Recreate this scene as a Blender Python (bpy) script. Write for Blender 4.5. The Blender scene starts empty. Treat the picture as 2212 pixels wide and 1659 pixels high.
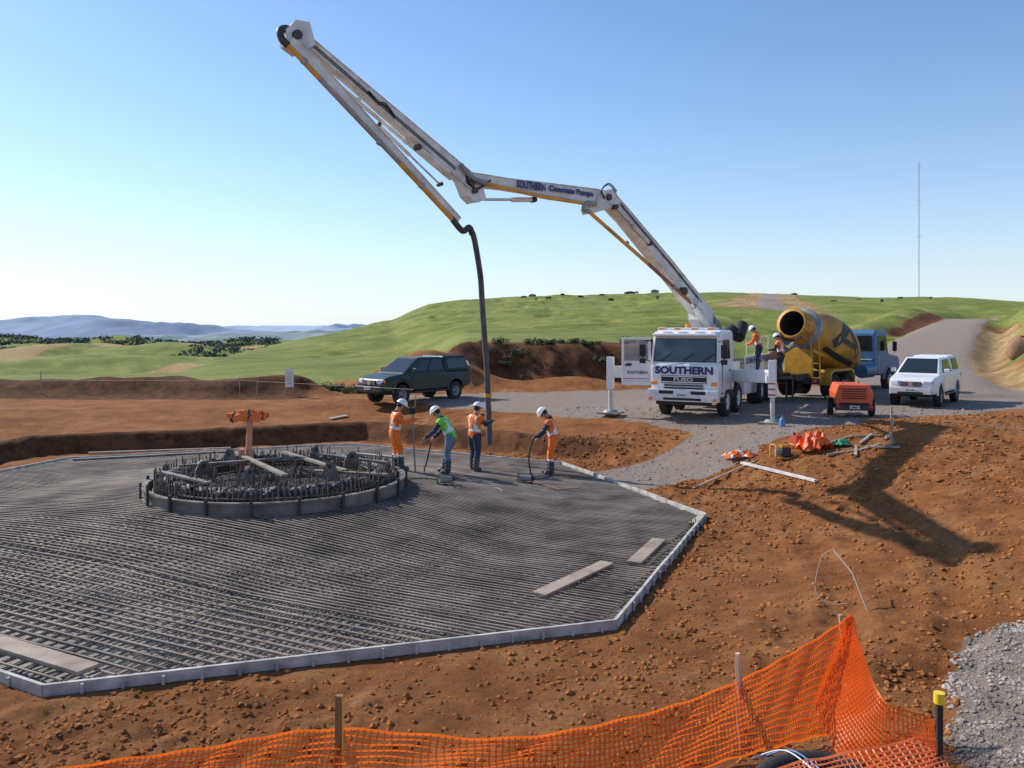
import bpy, math, random
import numpy as np
from mathutils import Vector, Matrix, Euler
random.seed(7); RNG=np.random.RandomState(11)
scene=bpy.context.scene
COL=scene.collection
# ---------------------------------------------------------------- materials
MATS={}
def M(name,col,rough=.6,metal=0,var=.25,scale=4,bump=0,bscale=40,dirt=0,dirtcol=(.25,.12,.06),spec=.5,coat=0,transl=0):
    if name in MATS: return MATS[name]
    m=bpy.data.materials.new(name); m.use_nodes=True; nt=m.node_tree; N=nt.nodes; L=nt.links
    b=N['Principled BSDF']; b.inputs['Roughness'].default_value=rough; b.inputs['Metallic'].default_value=metal
    b.inputs['Specular IOR Level'].default_value=spec; b.inputs['Coat Weight'].default_value=coat
    tc=N.new('ShaderNodeTexCoord')
    n=N.new('ShaderNodeTexNoise'); n.inputs['Scale'].default_value=scale; n.inputs['Detail'].default_value=6
    L.new(tc.outputs['Object'],n.inputs['Vector'])
    r=N.new('ShaderNodeValToRGB'); r.color_ramp.elements[0].position=.3; r.color_ramp.elements[1].position=.7
    c=np.array(col); lo=np.clip(c*(1-var),0,1); hi=np.clip(c*(1+var*.6),0,1)
    r.color_ramp.elements[0].color=(*lo,1); r.color_ramp.elements[1].color=(*hi,1)
    L.new(n.outputs['Fac'],r.inputs['Fac']); out=r.outputs['Color']
    if dirt>0:
        n2=N.new('ShaderNodeTexNoise'); n2.inputs['Scale'].default_value=1.7; n2.inputs['Detail'].default_value=8; n2.inputs['Roughness'].default_value=.7
        L.new(tc.outputs['Object'],n2.inputs['Vector'])
        sx=N.new('ShaderNodeSeparateXYZ'); L.new(tc.outputs['Object'],sx.inputs[0])
        mr=N.new('ShaderNodeMapRange'); mr.inputs['From Min'].default_value=1.3; mr.inputs['From Max'].default_value=.3
        L.new(sx.outputs['Z'],mr.inputs['Value'])
        ma=N.new('ShaderNodeMath'); ma.operation='MULTIPLY_ADD'; L.new(mr.outputs[0],ma.inputs[0]); ma.inputs[1].default_value=.5
        L.new(n2.outputs['Fac'],ma.inputs[2])
        m2=N.new('ShaderNodeMapRange'); m2.inputs['From Min'].default_value=.5; m2.inputs['From Max'].default_value=1.0; m2.inputs['To Max'].default_value=dirt
        L.new(ma.outputs[0],m2.inputs['Value'])
        mx=N.new('ShaderNodeMix'); mx.data_type='RGBA'; L.new(m2.outputs[0],mx.inputs[0]); L.new(out,mx.inputs[6]); mx.inputs[7].default_value=(*dirtcol,1)
        out=mx.outputs[2]
    L.new(out,b.inputs['Base Color'])
    if bump:
        n3=N.new('ShaderNodeTexNoise'); n3.inputs['Scale'].default_value=bscale; n3.inputs['Detail'].default_value=4
        L.new(tc.outputs['Object'],n3.inputs['Vector'])
        bp=N.new('ShaderNodeBump'); bp.inputs['Strength'].default_value=bump; bp.inputs['Distance'].default_value=.02
        L.new(n3.outputs['Fac'],bp.inputs['Height']); L.new(bp.outputs[0],b.inputs['Normal'])
    if transl:
        t=N.new('ShaderNodeBsdfTranslucent'); L.new(out,t.inputs[0]); x=N.new('ShaderNodeMixShader'); x.inputs[0].default_value=transl
        L.new(b.outputs[0],x.inputs[1]); L.new(t.outputs[0],x.inputs[2]); L.new(x.outputs[0],N['Material Output'].inputs[0])
    MATS[name]=m; return m
WHITE=M('white_truck_paint',(.84,.84,.83),.35,var=.06,dirt=.4,dirtcol=(.5,.37,.28),coat=.3)
BOOMW=M('weathered_boom_paint',(.74,.73,.68),.5,var=.28,scale=2.5)
BLACK=M('black_rubber',(.025,.025,.025),.75)
TYRE=M('dusty_tyre',(.035,.032,.03),.85,var=.4,scale=6)
DARK=M('dark_steel',(.06,.058,.055),.55,metal=.3)
CHROME=M('bright_metal',(.62,.62,.62),.25,metal=.9)
GREY=M('grey_metal',(.3,.3,.29),.5,metal=.3)
GLASS=M('dark_window_glass',(.02,.024,.028),.06,spec=.8,var=.1)
GLASS2=M('truck_windscreen_glass',(.09,.11,.12),.1,spec=.8,var=.6,scale=1.5)  # base colour lightened and mottled to stand in for reflected sky
YEL=M('yellow_paint',(.6,.29,.025),.45,var=.3,dirt=.5)
YELP=M('yellow_pipe_paint',(.75,.36,.04),.45,var=.35,scale=2)
RUST=M('rusty_pipe',(.3,.13,.06),.7)
ORANGEL=M('amber_lens',(.9,.28,.02),.3,var=.05)
BLUETXT=M('navy_lettering',(.02,.035,.16),.5,var=.05)
REDP=M('red_paint',(.55,.05,.03),.5)
TIM=M('timber',(.42,.33,.25),.8,var=.3,scale=3,bump=.3)
TIMG=M('grey_timber',(.27,.23,.19),.8,var=.35,scale=3,bump=.3)
HEADL=M('headlamp_lens',(.7,.72,.75),.12,var=.1)
PLATE=M('number_plate_white',(.75,.75,.72),.5,var=.03)
PLT=M('plate_lettering',(.02,.02,.02),.6)
SKIN=M('skin',(.5,.27,.18),.55,var=.1)
HIO=M('hi_vis_orange',(1,.19,.02),.75,var=.15,scale=12)
HIG=M('hi_vis_green',(.22,.68,.06),.75,var=.15,scale=12)
REFL=M('reflective_tape',(.8,.81,.79),.4,var=.05)
NAVY=M('navy_cloth',(.035,.045,.08),.85)
JEANS=M('faded_denim',(.14,.19,.26),.85)
GUM=M('rubber_boots',(.07,.07,.068),.6)
HELM=M('white_helmet',(.85,.85,.83),.35,var=.03)
NET=M('orange_plastic_netting',(1,.2,.02),.5,var=.08,scale=3,transl=.5)
CONC=M('wet_concrete',(.22,.195,.17),.6,var=.35,scale=4,bump=.6,bscale=25)
def glassm():
    m=bpy.data.materials.new('clear_glass'); m.use_nodes=True
    b=m.node_tree.nodes['Principled BSDF']; b.inputs['Base Color'].default_value=(.8,.9,.9,1); b.inputs['Roughness'].default_value=.02
    b.inputs['Alpha'].default_value=.15
    return m
CLEAR=glassm()
# ---------------------------------------------------------------- mesh builder
class MB:
    def __init__(s): s.v=[];s.f=[];s.m=[];s.s=[]
    def add(s,vs,fs,mi=0,sm=False):
        o=len(s.v); s.v+= [tuple(v) for v in vs]
        for f in fs: s.f.append([i+o for i in f]); s.m.append(mi); s.s.append(sm)
        return s
    def box(s,c,d,mi=0,rot=None,taper=None):
        hx,hy,hz=d[0]/2,d[1]/2,d[2]/2; tx,ty=taper or (1,1)
        vs=[Vector((-hx,-hy,-hz)),Vector((hx,-hy,-hz)),Vector((hx,hy,-hz)),Vector((-hx,hy,-hz)),
            Vector((-hx*tx,-hy*ty,hz)),Vector((hx*tx,-hy*ty,hz)),Vector((hx*tx,hy*ty,hz)),Vector((-hx*tx,hy*ty,hz))]
        if rot is not None:
            if isinstance(rot,(tuple,list)): rot=Euler(rot).to_matrix()
            vs=[rot@v for v in vs]
        c=Vector(c)
        return s.add([v+c for v in vs],[(0,3,2,1),(4,5,6,7),(0,1,5,4),(1,2,6,5),(2,3,7,6),(3,0,4,7)],mi)
    def hexa(s,vs,mi=0):
        return s.add(vs,[(0,3,2,1),(4,5,6,7),(0,1,5,4),(1,2,6,5),(2,3,7,6),(3,0,4,7)],mi)
    def beam(s,p0,p1,w,h,mi=0,up=(0,0,1)):
        p0=Vector(p0);p1=Vector(p1);d=(p1-p0);L=d.length; d.normalize(); up=Vector(up)
        x=d.cross(up)
        if x.length<1e-3: x=d.cross(Vector((0,1,0)))
        x.normalize(); z=x.cross(d)
        R=Matrix((x,d,z)).transposed()
        return s.box((p0+p1)/2,(w,L,h),mi,R)
    def extr(s,poly,axis,a,b,mi=0,fn=None):
        n=len(poly)
        def mk(p,t):
            if axis=='x': q=(t,p[0],p[1])
            elif axis=='y': q=(p[0],t,p[1])
            else: q=(p[0],p[1],t)
            return fn(q) if fn else q
        vs=[mk(p,a) for p in poly]+[mk(p,b) for p in poly]
        fs=[list(range(n))[::-1],[n+i for i in range(n)]]+[(i,(i+1)%n,n+(i+1)%n,n+i) for i in range(n)]
        return s.add(vs,fs,mi)
    def tube(s,pts,r,n=8,mi=0,caps=True,sm=True):
        pts=[Vector(p) for p in pts]; k=len(pts)
        rs=r if isinstance(r,(list,tuple)) else [r]*k
        rings=[]; prev=None
        for i,p in enumerate(pts):
            if i==0: d=pts[1]-p
            elif i==k-1: d=p-pts[i-1]
            else: d=(pts[i+1]-p).normalized()+(p-pts[i-1]).normalized()
            if d.length<1e-6: d=Vector((0,0,1))
            d.normalize()
            if prev is None:
                x=d.cross(Vector((0,0,1)))
                if x.length<.05: x=d.cross(Vector((0,1,0)))
            else: x=prev-d*prev.dot(d)
            x.normalize(); prev=x; y=d.cross(x)
            rings.append([p+(x*math.cos(2*math.pi*j/n)+y*math.sin(2*math.pi*j/n))*rs[i] for j in range(n)])
        vs=[v for rr in rings for v in rr]
        fs=[(i*n+j,i*n+(j+1)%n,(i+1)*n+(j+1)%n,(i+1)*n+j) for i in range(k-1) for j in range(n)]
        s.add(vs,fs,mi,sm)
        if caps:
            s.add(rings[0],[list(range(n))[::-1]],mi); s.add(rings[-1],[list(range(n))],mi)
        return s
    def cyl(s,p0,p1,r,n=16,mi=0,r1=None,caps=True): return s.tube([p0,p1],[r,r if r1 is None else r1],n,mi,caps)
    def ball(s,c,r,n=10,mi=0,half=False,rough=0):
        if not isinstance(r,(tuple,list)): r=(r,r,r)
        vs=[];fs=[];k=n//2+1 if not half else n//4+2
        for i in range(k):
            a=math.pi*i/(k-1)*(0.5 if half else 1)
            for j in range(n):
                b=2*math.pi*j/n; q=1+random.uniform(-rough,rough) if rough else 1
                vs.append((c[0]+r[0]*math.sin(a)*math.cos(b)*q,c[1]+r[1]*math.sin(a)*math.sin(b)*q,c[2]+r[2]*math.cos(a)*q))
        for i in range(k-1):
            for j in range(n): fs.append((i*n+j,(i+1)*n+j,(i+1)*n+(j+1)%n,i*n+(j+1)%n))
        return s.add(vs,fs,mi,True)
    def rev(s,prof,p0,d,n=32,mi=0):
        p0=Vector(p0); d=Vector(d).normalized(); x=d.cross(Vector((0,0,1)))
        if x.length<.05: x=d.cross(Vector((0,1,0)))
        x.normalize(); y=d.cross(x); k=len(prof)
        vs=[p0+d*t+(x*math.cos(2*math.pi*j/n)+y*math.sin(2*math.pi*j/n))*max(r,.001) for t,r in prof for j in range(n)]
        return s.add(vs,[(i*n+j,i*n+(j+1)%n,(i+1)*n+(j+1)%n,(i+1)*n+j) for i in range(k-1) for j in range(n)],mi,True)
    def obj(s,name,mats,parent=None,bevel=0,label=None,inv=None,cat=None,kind=None,group=None,loc=None,seg=2):
        me=bpy.data.meshes.new(name); me.from_pydata([tuple(v) for v in s.v],[],s.f)
        if not isinstance(mats,(list,tuple)): mats=[mats]
        for m in mats: me.materials.append(m)
        me.polygons.foreach_set('material_index',s.m); me.polygons.foreach_set('use_smooth',s.s); me.update()
        o=bpy.data.objects.new(name,me); COL.objects.link(o)
        if parent is not None:
            o.parent=parent
            if inv is not None: o.matrix_parent_inverse=inv
        if bevel:
            b=o.modifiers.new('Bevel','BEVEL'); b.width=bevel; b.segments=seg; b.limit_method='ANGLE'; b.angle_limit=math.radians(40)
        if label: o['label']=label
        if cat: o['category']=cat
        if kind: o['kind']=kind
        if group: o['group']=group
        if loc: o.location=loc
        return o
def thing(name,label,cat,loc,rz=0,group=None,parent=None):
    e=bpy.data.objects.new(name,None); COL.objects.link(e); e.location=loc; e.rotation_euler=(0,0,rz); e.empty_display_size=.3
    if label: e['label']=label
    if cat: e['category']=cat
    if group: e['group']=group
    if parent is not None: e.parent=parent
    return e
def mtx(loc,rz): return Matrix.Translation(loc)@Matrix.Rotation(rz,4,'Z')
def text(s,w,h,loc,rot,mat,parent,name='lettering',bold=.02):
    c=bpy.data.curves.new('t','FONT'); c.body=s; c.size=1; c.offset=bold; c.resolution_u=3
    o=bpy.data.objects.new('t',c); COL.objects.link(o)
    dg=bpy.context.evaluated_depsgraph_get(); me=bpy.data.meshes.new_from_object(o.evaluated_get(dg))
    bpy.data.objects.remove(o)
    co=np.array([v.co[:] for v in me.vertices]); mn=co.min(0); mx=co.max(0)
    for v in me.vertices:
        v.co=((v.co.x-(mn[0]+mx[0])/2)*w/(mx[0]-mn[0]),(v.co.y-(mn[1]+mx[1])/2)*h/(mx[1]-mn[1]),0)
    me.name=name; me.materials.clear(); me.materials.append(mat)
    ob=bpy.data.objects.new(name,me); COL.objects.link(ob); ob.parent=parent
    if isinstance(rot,Matrix): ob.matrix_local=rot
    else: ob.location=loc; ob.rotation_euler=rot
    return ob
# ---------------------------------------------------------------- noise + terrain height
TAB=RNG.rand(4,256,256)
def vn(x,y,k=0):
    xi=np.floor(x).astype(int); yi=np.floor(y).astype(int); fx=x-xi; fy=y-yi
    fx=fx*fx*(3-2*fx); fy=fy*fy*(3-2*fy); T=TAB[k%4]
    a=T[xi%256,yi%256];b=T[(xi+1)%256,yi%256];c=T[xi%256,(yi+1)%256];d=T[(xi+1)%256,(yi+1)%256]
    return (a*(1-fx)+b*fx)*(1-fy)+(c*(1-fx)+d*fx)*fy
def fbm(x,y,s,o=4,k=0):
    x=np.asarray(x,float)/s; y=np.asarray(y,float)/s; r=0;a=.5;t=0
    for i in range(o):
        xx=x*(2**i)*.8-y*(2**i)*.6+17.3*i; yy=x*(2**i)*.6+y*(2**i)*.8-9.1*i
        r=r+a*vn(xx,yy,k+i); t+=a; a*=.5
    return r/t
def ss(x,a,b):
    t=np.clip((x-a)/(b-a),0,1); return t*t*(3-2*t)
CX,CY=-5.55,18.8
SLAB=[(-5.2,9.19),(1.4,11.24),(4.13,17.7),(1.49,24.5),(-5.5,28.4),(-13.6,25.4),(-15.3,18.6),(-11.6,12.65)]
SE=[]
for k in range(8):
    a=np.array(SLAB[k]);b=np.array(SLAB[(k+1)%8]); t=(b-a)/np.linalg.norm(b-a); n=np.array([t[1],-t[0]]); SE.append((n[0],n[1],float(n@a)))
def octd(x,y): return np.max(np.stack([e[0]*x+e[1]*y-e[2] for e in SE]),axis=0)
def U(p): return (np.asarray(p,float)-1106)/1790
HP=U([-900,390,500,600,740,850,930,1000,1100,1300,1560,1700,1900,2000,2212,2700])
HY=np.array([803,803,766,742,714,688,657,646,641,636,630,636,641,640,650,640.])
HR=np.array([48,60,85,110,150,200,240,270,300,350,350,350,350,350,350,350.])
HZ=4+(708-HY)/1790*HR; HZ[0]=.9
RD=np.array([(17,34,1.05),(20,41,1.15),(23,47,1.8),(25.5,52,2.4),(45,85,4.0),(66,120,5.3),(84,150,5.0)])
def polyd(x,y,P):
    best=np.full(x.shape,1e9); bz=np.zeros(x.shape)
    for i in range(len(P)-1):
        a=P[i];b=P[i+1]; dx,dy=b[0]-a[0],b[1]-a[1]; L2=dx*dx+dy*dy
        t=np.clip(((x-a[0])*dx+(y-a[1])*dy)/L2,0,1); dd=np.hypot(x-a[0]-t*dx,y-a[1]-t*dy)
        m=dd<best; best=np.where(m,dd,best)
        if len(a)>2: bz=np.where(m,a[2]+t*(b[2]-a[2]),bz)
    return best,bz
GP=[(-4.5,34.5),(-3,33.2),(1.6,29.8),(4.7,28.3),(5.3,26.4),(4.0,24.6),(2.3,22.9),(1.9,22.0),(3.6,20.9),(5.4,21.6),(7,23.6),(9.5,25.0),(12.2,27.0),(17,29.5),(23,33),(24,38),(24,44),(20,43.5),(10,42.5),(4,39.8),(-1.5,38.8),(-6,37.6)]
GP2=[(5.3,10.0),(6.6,10.4),(9,10.6),(9,5),(3.75,5),(4.0,7.6),(4.6,9.0)]
def insd(x,y,P):
    P2=np.array(list(P)+[P[0]]); d,_=polyd(x,y,P2); c=np.zeros(x.shape,bool)
    for i in range(len(P)):
        x1,y1=P2[i];x2,y2=P2[i+1]
        if y1==y2: continue
        c^=((y1>y)!=(y2>y))&(x<(x2-x1)*(y-y1)/(y2-y1)+x1)
    return np.where(c,d,-d)
BKX=([28,36,44,52,85,120,150],[25,23.3,24,28.6,49,70,88])
def terrain(x,y):
    x=np.asarray(x,float);y=np.asarray(y,float)
    d=octd(x,y); th=np.degrees(np.arctan2(y-CY,x-CX)); n3=fbm(x,y,3,3,1)
    dn=d+.9*(n3-.5)
    zb=.6*ss(dn,1.3,1.95)+.43*ss(d,2,7)
    wr=ss(th,-58,-22); zr=1.05*ss(d,.5,7.5)
    wb=np.where(th>0,ss(th,30,42),ss(-th,150,178))
    z=zr*wr*(1-wb)+zb*wb
    z=z+.3*np.exp(-((x-12.9)/3.2)**2-((y-22.5)/2.1)**2)+.4*np.exp(-((x-15)/3.5)**2-((y-24)/3)**2)
    z=z+.2*ss(insd(x,y,GP2),-.1,1.0)
    z=z-.09
    z=np.where(d<-.02,-.62,z)
    yy=np.maximum(y,20); u=x/yy
    Rt=np.interp(u,U([0,700,1000,1400,1500,2212]),[44,44,44,44,46,46.]); Rr=np.interp(u,HP,HR); Zr=np.interp(u,HP,HZ)
    t=np.clip((y-Rt)/(Rr-Rt),0,1)
    far=z+(Zr-1.0)*t
    sl=np.interp(u,U([390,700,950,1300]),[.12,.13,.1,.03])
    past=far-sl*np.maximum(y-Rr,0)
    n1=fbm(x,y,60,4,2); rg=1-np.abs(fbm(x,y,110,4,3)-.5)*4
    zv=-27+(17+14*(n1-.5)+5*rg)*np.exp(-((y-290)/80)**2)+(15.5+12*(n1-.5)+5*rg)*np.exp(-((y-540)/100)**2)+(14+16*(n1-.5)+6*rg)*np.exp(-((y-900)/170)**2)
    z=np.where(y>Rr,np.maximum(past,zv),far)
    px=1106+1790*u
    hm=ss(y,48,80)*(1-ss(y,Rr-40,Rr)*.75)
    ter=np.abs(fbm(x,y*2.2,13,3,2)-.5)*2
    z=z+hm*((fbm(x,y,28,3,3)-.5)*np.interp(y,[48,100,350],[.9,1.8,3.4])+(fbm(x,y,6,3,1)-.5)*np.interp(y,[48,100,350],[.4,.8,1.2])-.9*(1-ss(ter,0,.2))*np.interp(y,[48,100,350],[.35,.6,1.0]))
    sc=ss(px,870,1020)*(1-ss(px,1440,1600))
    z=z+2.1*ss(y+2.5*(n3-.5),43.0,45.2)*sc*(1-ss(y,50,125))
    z=z+1.9*np.exp(-((x+4.2)/3.0)**2-((y-42.3)/1.7)**2)+.6*np.exp(-((x-3)/2.5)**2-((y-42)/1.2)**2)
    z=z+(.55+.7*n3)*np.exp(-((y-37.6-2*(n3-.5))/1.2)**2)*ss(-x,7.5,10)
    rd,rz=polyd(x,y,RD)
    bankx=np.interp(y,*BKX)
    bh=(2.7+1.4*(n3-.5))*ss(x-bankx,0,5.5)*ss(y,27,36)*(1-ss(y,110,150))
    z=z+bh+bh*.5*ss(x-bankx,6,14)
    lb=1.3*np.exp(-(((x-bankx)+13)/3.5)**2)*ss(y,75,95)*(1-ss(y,120,160)); z=z+lb
    w=(1-ss(rd,2.6,4.6))*(y>36)
    z=z*(1-w)+rz*w
    return z
def masks(x,y):
    d=octd(x,y); n=fbm(x,y,2.2,4,0); n2=fbm(x,y,12,4,1); yy=np.maximum(y,20); px=1106+1790*x/yy
    g=insd(x,y,GP); gravel=ss(g+1.6*(n-.5),-.3,.5)
    rd,_=polyd(x,y,RD); gravel=np.maximum(gravel,(1-ss(rd+(n-.5),2.4,3.2))*(y>34))
    gp=insd(x,y,GP2); gravel=np.maximum(gravel,ss(gp+1.2*(n-.5),-.1,.4)*.9)
    tr=np.abs(x-.312*y); gravel=np.maximum(gravel,(1-ss(tr,2.6,3.6))*(y>165)*(y<352)*.95)
    tan=(1-ss(tr+10*(n2-.5),7,15))*ss(y+40*(n2-.5),120,200)*(y<352)
    tan=np.maximum(tan,ss(fbm(x,y,45,3,0),.6,.68)*(y>190)*(px<620)*.8)
    Rt=np.where(px<720,38.9,46)
    grass=ss(y-Rt+3*(n-.5),0,1.2)
    sc=ss(px,930,1010)*(1-ss(px,1440,1560))
    grass=grass*(1-tan)*(1-gravel)
    heap=np.exp(-((x+4.2)/3.6)**2-((y-42.3)/2.3)**2); grass=grass*(1-ss(heap,.1,.3))
    bankx=np.interp(y,*BKX)
    face=ss(x-bankx,-1,.3)*(1-ss(x-bankx+4*(n-.5),2.0,4.0))*ss(y,26,32)*(1-ss(y,90,110))
    top=ss(x-bankx+3*(n-.5),2.0,4.0)*ss(y,26,32)
    grass=np.maximum(grass*(1-face),top*(y<130)*.8); tan=np.maximum(tan,face*.75)
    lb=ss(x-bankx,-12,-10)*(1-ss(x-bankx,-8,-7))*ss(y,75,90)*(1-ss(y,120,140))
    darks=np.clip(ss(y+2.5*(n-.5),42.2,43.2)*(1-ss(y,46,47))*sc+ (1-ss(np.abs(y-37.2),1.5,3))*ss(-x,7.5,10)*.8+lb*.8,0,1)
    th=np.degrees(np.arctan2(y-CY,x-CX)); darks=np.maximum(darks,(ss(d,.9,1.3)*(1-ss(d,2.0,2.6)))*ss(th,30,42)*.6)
    grass=grass*(1-lb)
    return np.clip(grass,0,1),np.clip(gravel,0,1),np.clip(darks,0,1),np.clip(tan,0,1)
def detail(x,y,gr,gv):
    d=octd(x,y)
    loose=1-.8*gv; near=1-ss(y,36,60)
    flat=ss(y,27,30)*(1-ss(y,36,40))*ss(-x,3,5)
    a=loose*near*(1-.55*flat)*(1-.7*gr)
    r=np.abs(fbm(x,y,.9,4,2)-.5)*2
    clump=ss(fbm(x,y,3.4,2,0),.42,.62)
    dd=a*((fbm(x,y,1.8,3,3)-.5)*.11+(.5-r)*.075*(.3+clump)+(fbm(x,y,.26,3,1)-.5)*.1*(.45+.9*clump))
    dd=dd+gv*near*(fbm(x,y,.4,3,2)-.5)*.05
    for (x0,y0,x1,y1) in ((3.2,8.6,6.4,17.5),(4.6,8.6,8.0,17.0),(5.6,16,9.0,20)):
        L=math.hypot(x1-x0,y1-y0); tx,ty=(x1-x0)/L,(y1-y0)/L
        al=(x-x0)*tx+(y-y0)*ty; ac=-(x-x0)*ty+(y-y0)*tx+.35*np.sin(al*.5)
        w=np.exp(-(ac/.22)**4)*ss(al,0,1)*(1-ss(al,L-1,L))
        dd=dd-w*.035+w*.02*np.sin(al*22)+.03*np.exp(-((np.abs(ac)-.38)/.12)**2)*ss(al,0,1)*(1-ss(al,L-1,L))*(.3+clump)
    return np.where(d<.05,0,dd*np.clip(ss(d,.02,.5)+.25,0,1))
def HZf(x,y):
    x=np.array([float(x)]);y=np.array([float(y)]); a=masks(x,y); return float((terrain(x,y)+detail(x,y,a[0],a[1]))[0])
def axis(lo,hi,d0,gro,ext_lo,ext_hi):
    c=list(np.arange(lo,hi,d0)); a=[];s=d0;v=lo
    while v>ext_lo: s*=gro; v-=s; a.append(v)
    b=[];s=d0;v=c[-1]
    while v<ext_hi: s*=gro; v+=s; b.append(v)
    return np.array(a[::-1]+c+b)
xs=axis(-10,13,.055,1.028,-900,900); ys=axis(6.8,26,.055,1.014,-60,1200)
X,Y=np.meshgrid(xs,ys); x=X.ravel();y=Y.ravel()
gr,gv,dk,tn=masks(x,y); z=terrain(x,y)+detail(x,y,gr,gv)
nx,ny=len(xs),len(ys)
me=bpy.data.meshes.new('ground'); nv=nx*ny; me.vertices.add(nv)
me.vertices.foreach_set('co',np.stack([x,y,z],1).ravel().astype(np.float32))
I,J=np.meshgrid(np.arange(nx-1),np.arange(ny-1)); a=(J*nx+I).ravel()
q=np.stack([a,a+1,a+1+nx,a+nx],1).ravel(); nf=len(a)
me.loops.add(nf*4); me.loops.foreach_set('vertex_index',q.astype(np.int32))
me.polygons.add(nf); me.polygons.foreach_set('loop_start',(np.arange(nf)*4).astype(np.int32)); me.polygons.foreach_set('loop_total',np.full(nf,4,np.int32))
me.polygons.foreach_set('use_smooth',np.ones(nf,bool)); me.update(calc_edges=True)
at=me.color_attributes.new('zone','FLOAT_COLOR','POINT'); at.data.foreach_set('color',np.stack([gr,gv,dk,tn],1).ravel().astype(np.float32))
ground=bpy.data.objects.new('ground',me); COL.objects.link(ground); ground['kind']='structure'
m=bpy.data.materials.new('earth_grass_gravel'); m.use_nodes=True; nt=m.node_tree; N=nt.nodes; L=nt.links
b=N['Principled BSDF']; b.inputs['Roughness'].default_value=.95; b.inputs['Specular IOR Level'].default_value=.15
tc=N.new('ShaderNodeTexCoord')
def noi(sc,det=6,ro=.6):
    n=N.new('ShaderNodeTexNoise'); n.inputs['Scale'].default_value=sc; n.inputs['Detail'].default_value=det; n.inputs['Roughness'].default_value=ro
    L.new(tc.outputs['Object'],n.inputs['Vector']); return n.outputs['Fac']
def ramp(f,stops):
    r=N.new('ShaderNodeValToRGB'); e=r.color_ramp.elements
    while len(e)<len(stops): e.new(.5)
    for k,(p,c) in enumerate(stops): e[k].position=p; e[k].color=(*c,1)
    L.new(f,r.inputs['Fac']); return r.outputs['Color']
def mix(f,a,b_,mode='MIX'):
    x_=N.new('ShaderNodeMix'); x_.data_type='RGBA'; x_.blend_type=mode
    if isinstance(f,float): x_.inputs[0].default_value=f
    else: L.new(f,x_.inputs[0])
    for s_,v in ((6,a),(7,b_)):
        if isinstance(v,tuple): x_.inputs[s_].default_value=(*v,1)
        else: L.new(v,x_.inputs[s_])
    return x_.outputs[2]
dirt=ramp(noi(.9,10,.65),[(.3,(.23,.082,.025)),(.5,(.385,.15,.047)),(.7,(.53,.25,.095))])
dirt=mix(ramp(noi(14,6,.7),[(.35,(0,0,0)),(.7,(1,1,1))]),mix(.5,dirt,(.12,.043,.016)),dirt)
grs=ramp(noi(.12,10,.7),[(.3,(.13,.17,.035)),(.5,(.225,.26,.055)),(.72,(.4,.37,.12))])
grs=mix(ramp(noi(1.2,8,.8),[(.4,(0,0,0)),(.62,(1,1,1))]),mix(.4,grs,(.06,.08,.02)),grs)
grv=ramp(noi(22,6,.8),[(.3,(.14,.11,.09)),(.5,(.31,.25,.205)),(.72,(.5,.43,.37))])
grv=mix(ramp(noi(.5,6,.6),[(.45,(0,0,0)),(.7,(1,1,1))]),grv,mix(.35,grv,(.36,.2,.11)))
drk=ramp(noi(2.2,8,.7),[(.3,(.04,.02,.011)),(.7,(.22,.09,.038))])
tan_=ramp(noi(1.1,8,.7),[(.3,(.24,.14,.055)),(.5,(.38,.25,.11)),(.7,(.52,.39,.21))])
zn=N.new('ShaderNodeAttribute'); zn.attribute_name='zone'
sp=N.new('ShaderNodeSeparateColor'); L.new(zn.outputs['Color'],sp.inputs[0])
def thr(v,n_):
    a1=N.new('ShaderNodeMath'); a1.operation='ADD'; L.new(v,a1.inputs[0])
    a2=N.new('ShaderNodeMapRange'); a2.inputs['From Min'].default_value=0;a2.inputs['From Max'].default_value=1; a2.inputs['To Min'].default_value=-.35;a2.inputs['To Max'].default_value=.35
    L.new(n_,a2.inputs['Value']); L.new(a2.outputs[0],a1.inputs[1])
    a3=N.new('ShaderNodeMapRange'); a3.inputs['From Min'].default_value=.38;a3.inputs['From Max'].default_value=.62; L.new(a1.outputs[0],a3.inputs['Value']); return a3.outputs[0]
n5=noi(2.5,8,.7)
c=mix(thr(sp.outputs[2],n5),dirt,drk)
c=mix(thr(zn.outputs['Alpha'],n5),c,tan_)
c=mix(thr(sp.outputs[0],n5),c,grs)
c=mix(thr(sp.outputs[1],n5),c,grv)
L.new(c,b.inputs['Base Color'])
bp=N.new('ShaderNodeBump'); bp.inputs['Strength'].default_value=.8; bp.inputs['Distance'].default_value=.07; L.new(noi(11,8,.78),bp.inputs['Height'])
bp2=N.new('ShaderNodeBump'); bp2.inputs['Strength'].default_value=.8; bp2.inputs['Distance'].default_value=.03; L.new(noi(40,5,.75),bp2.inputs['Height']); L.new(bp.outputs[0],bp2.inputs['Normal'])
L.new(bp2.outputs[0],b.inputs['Normal']); me.materials.append(m)
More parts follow.
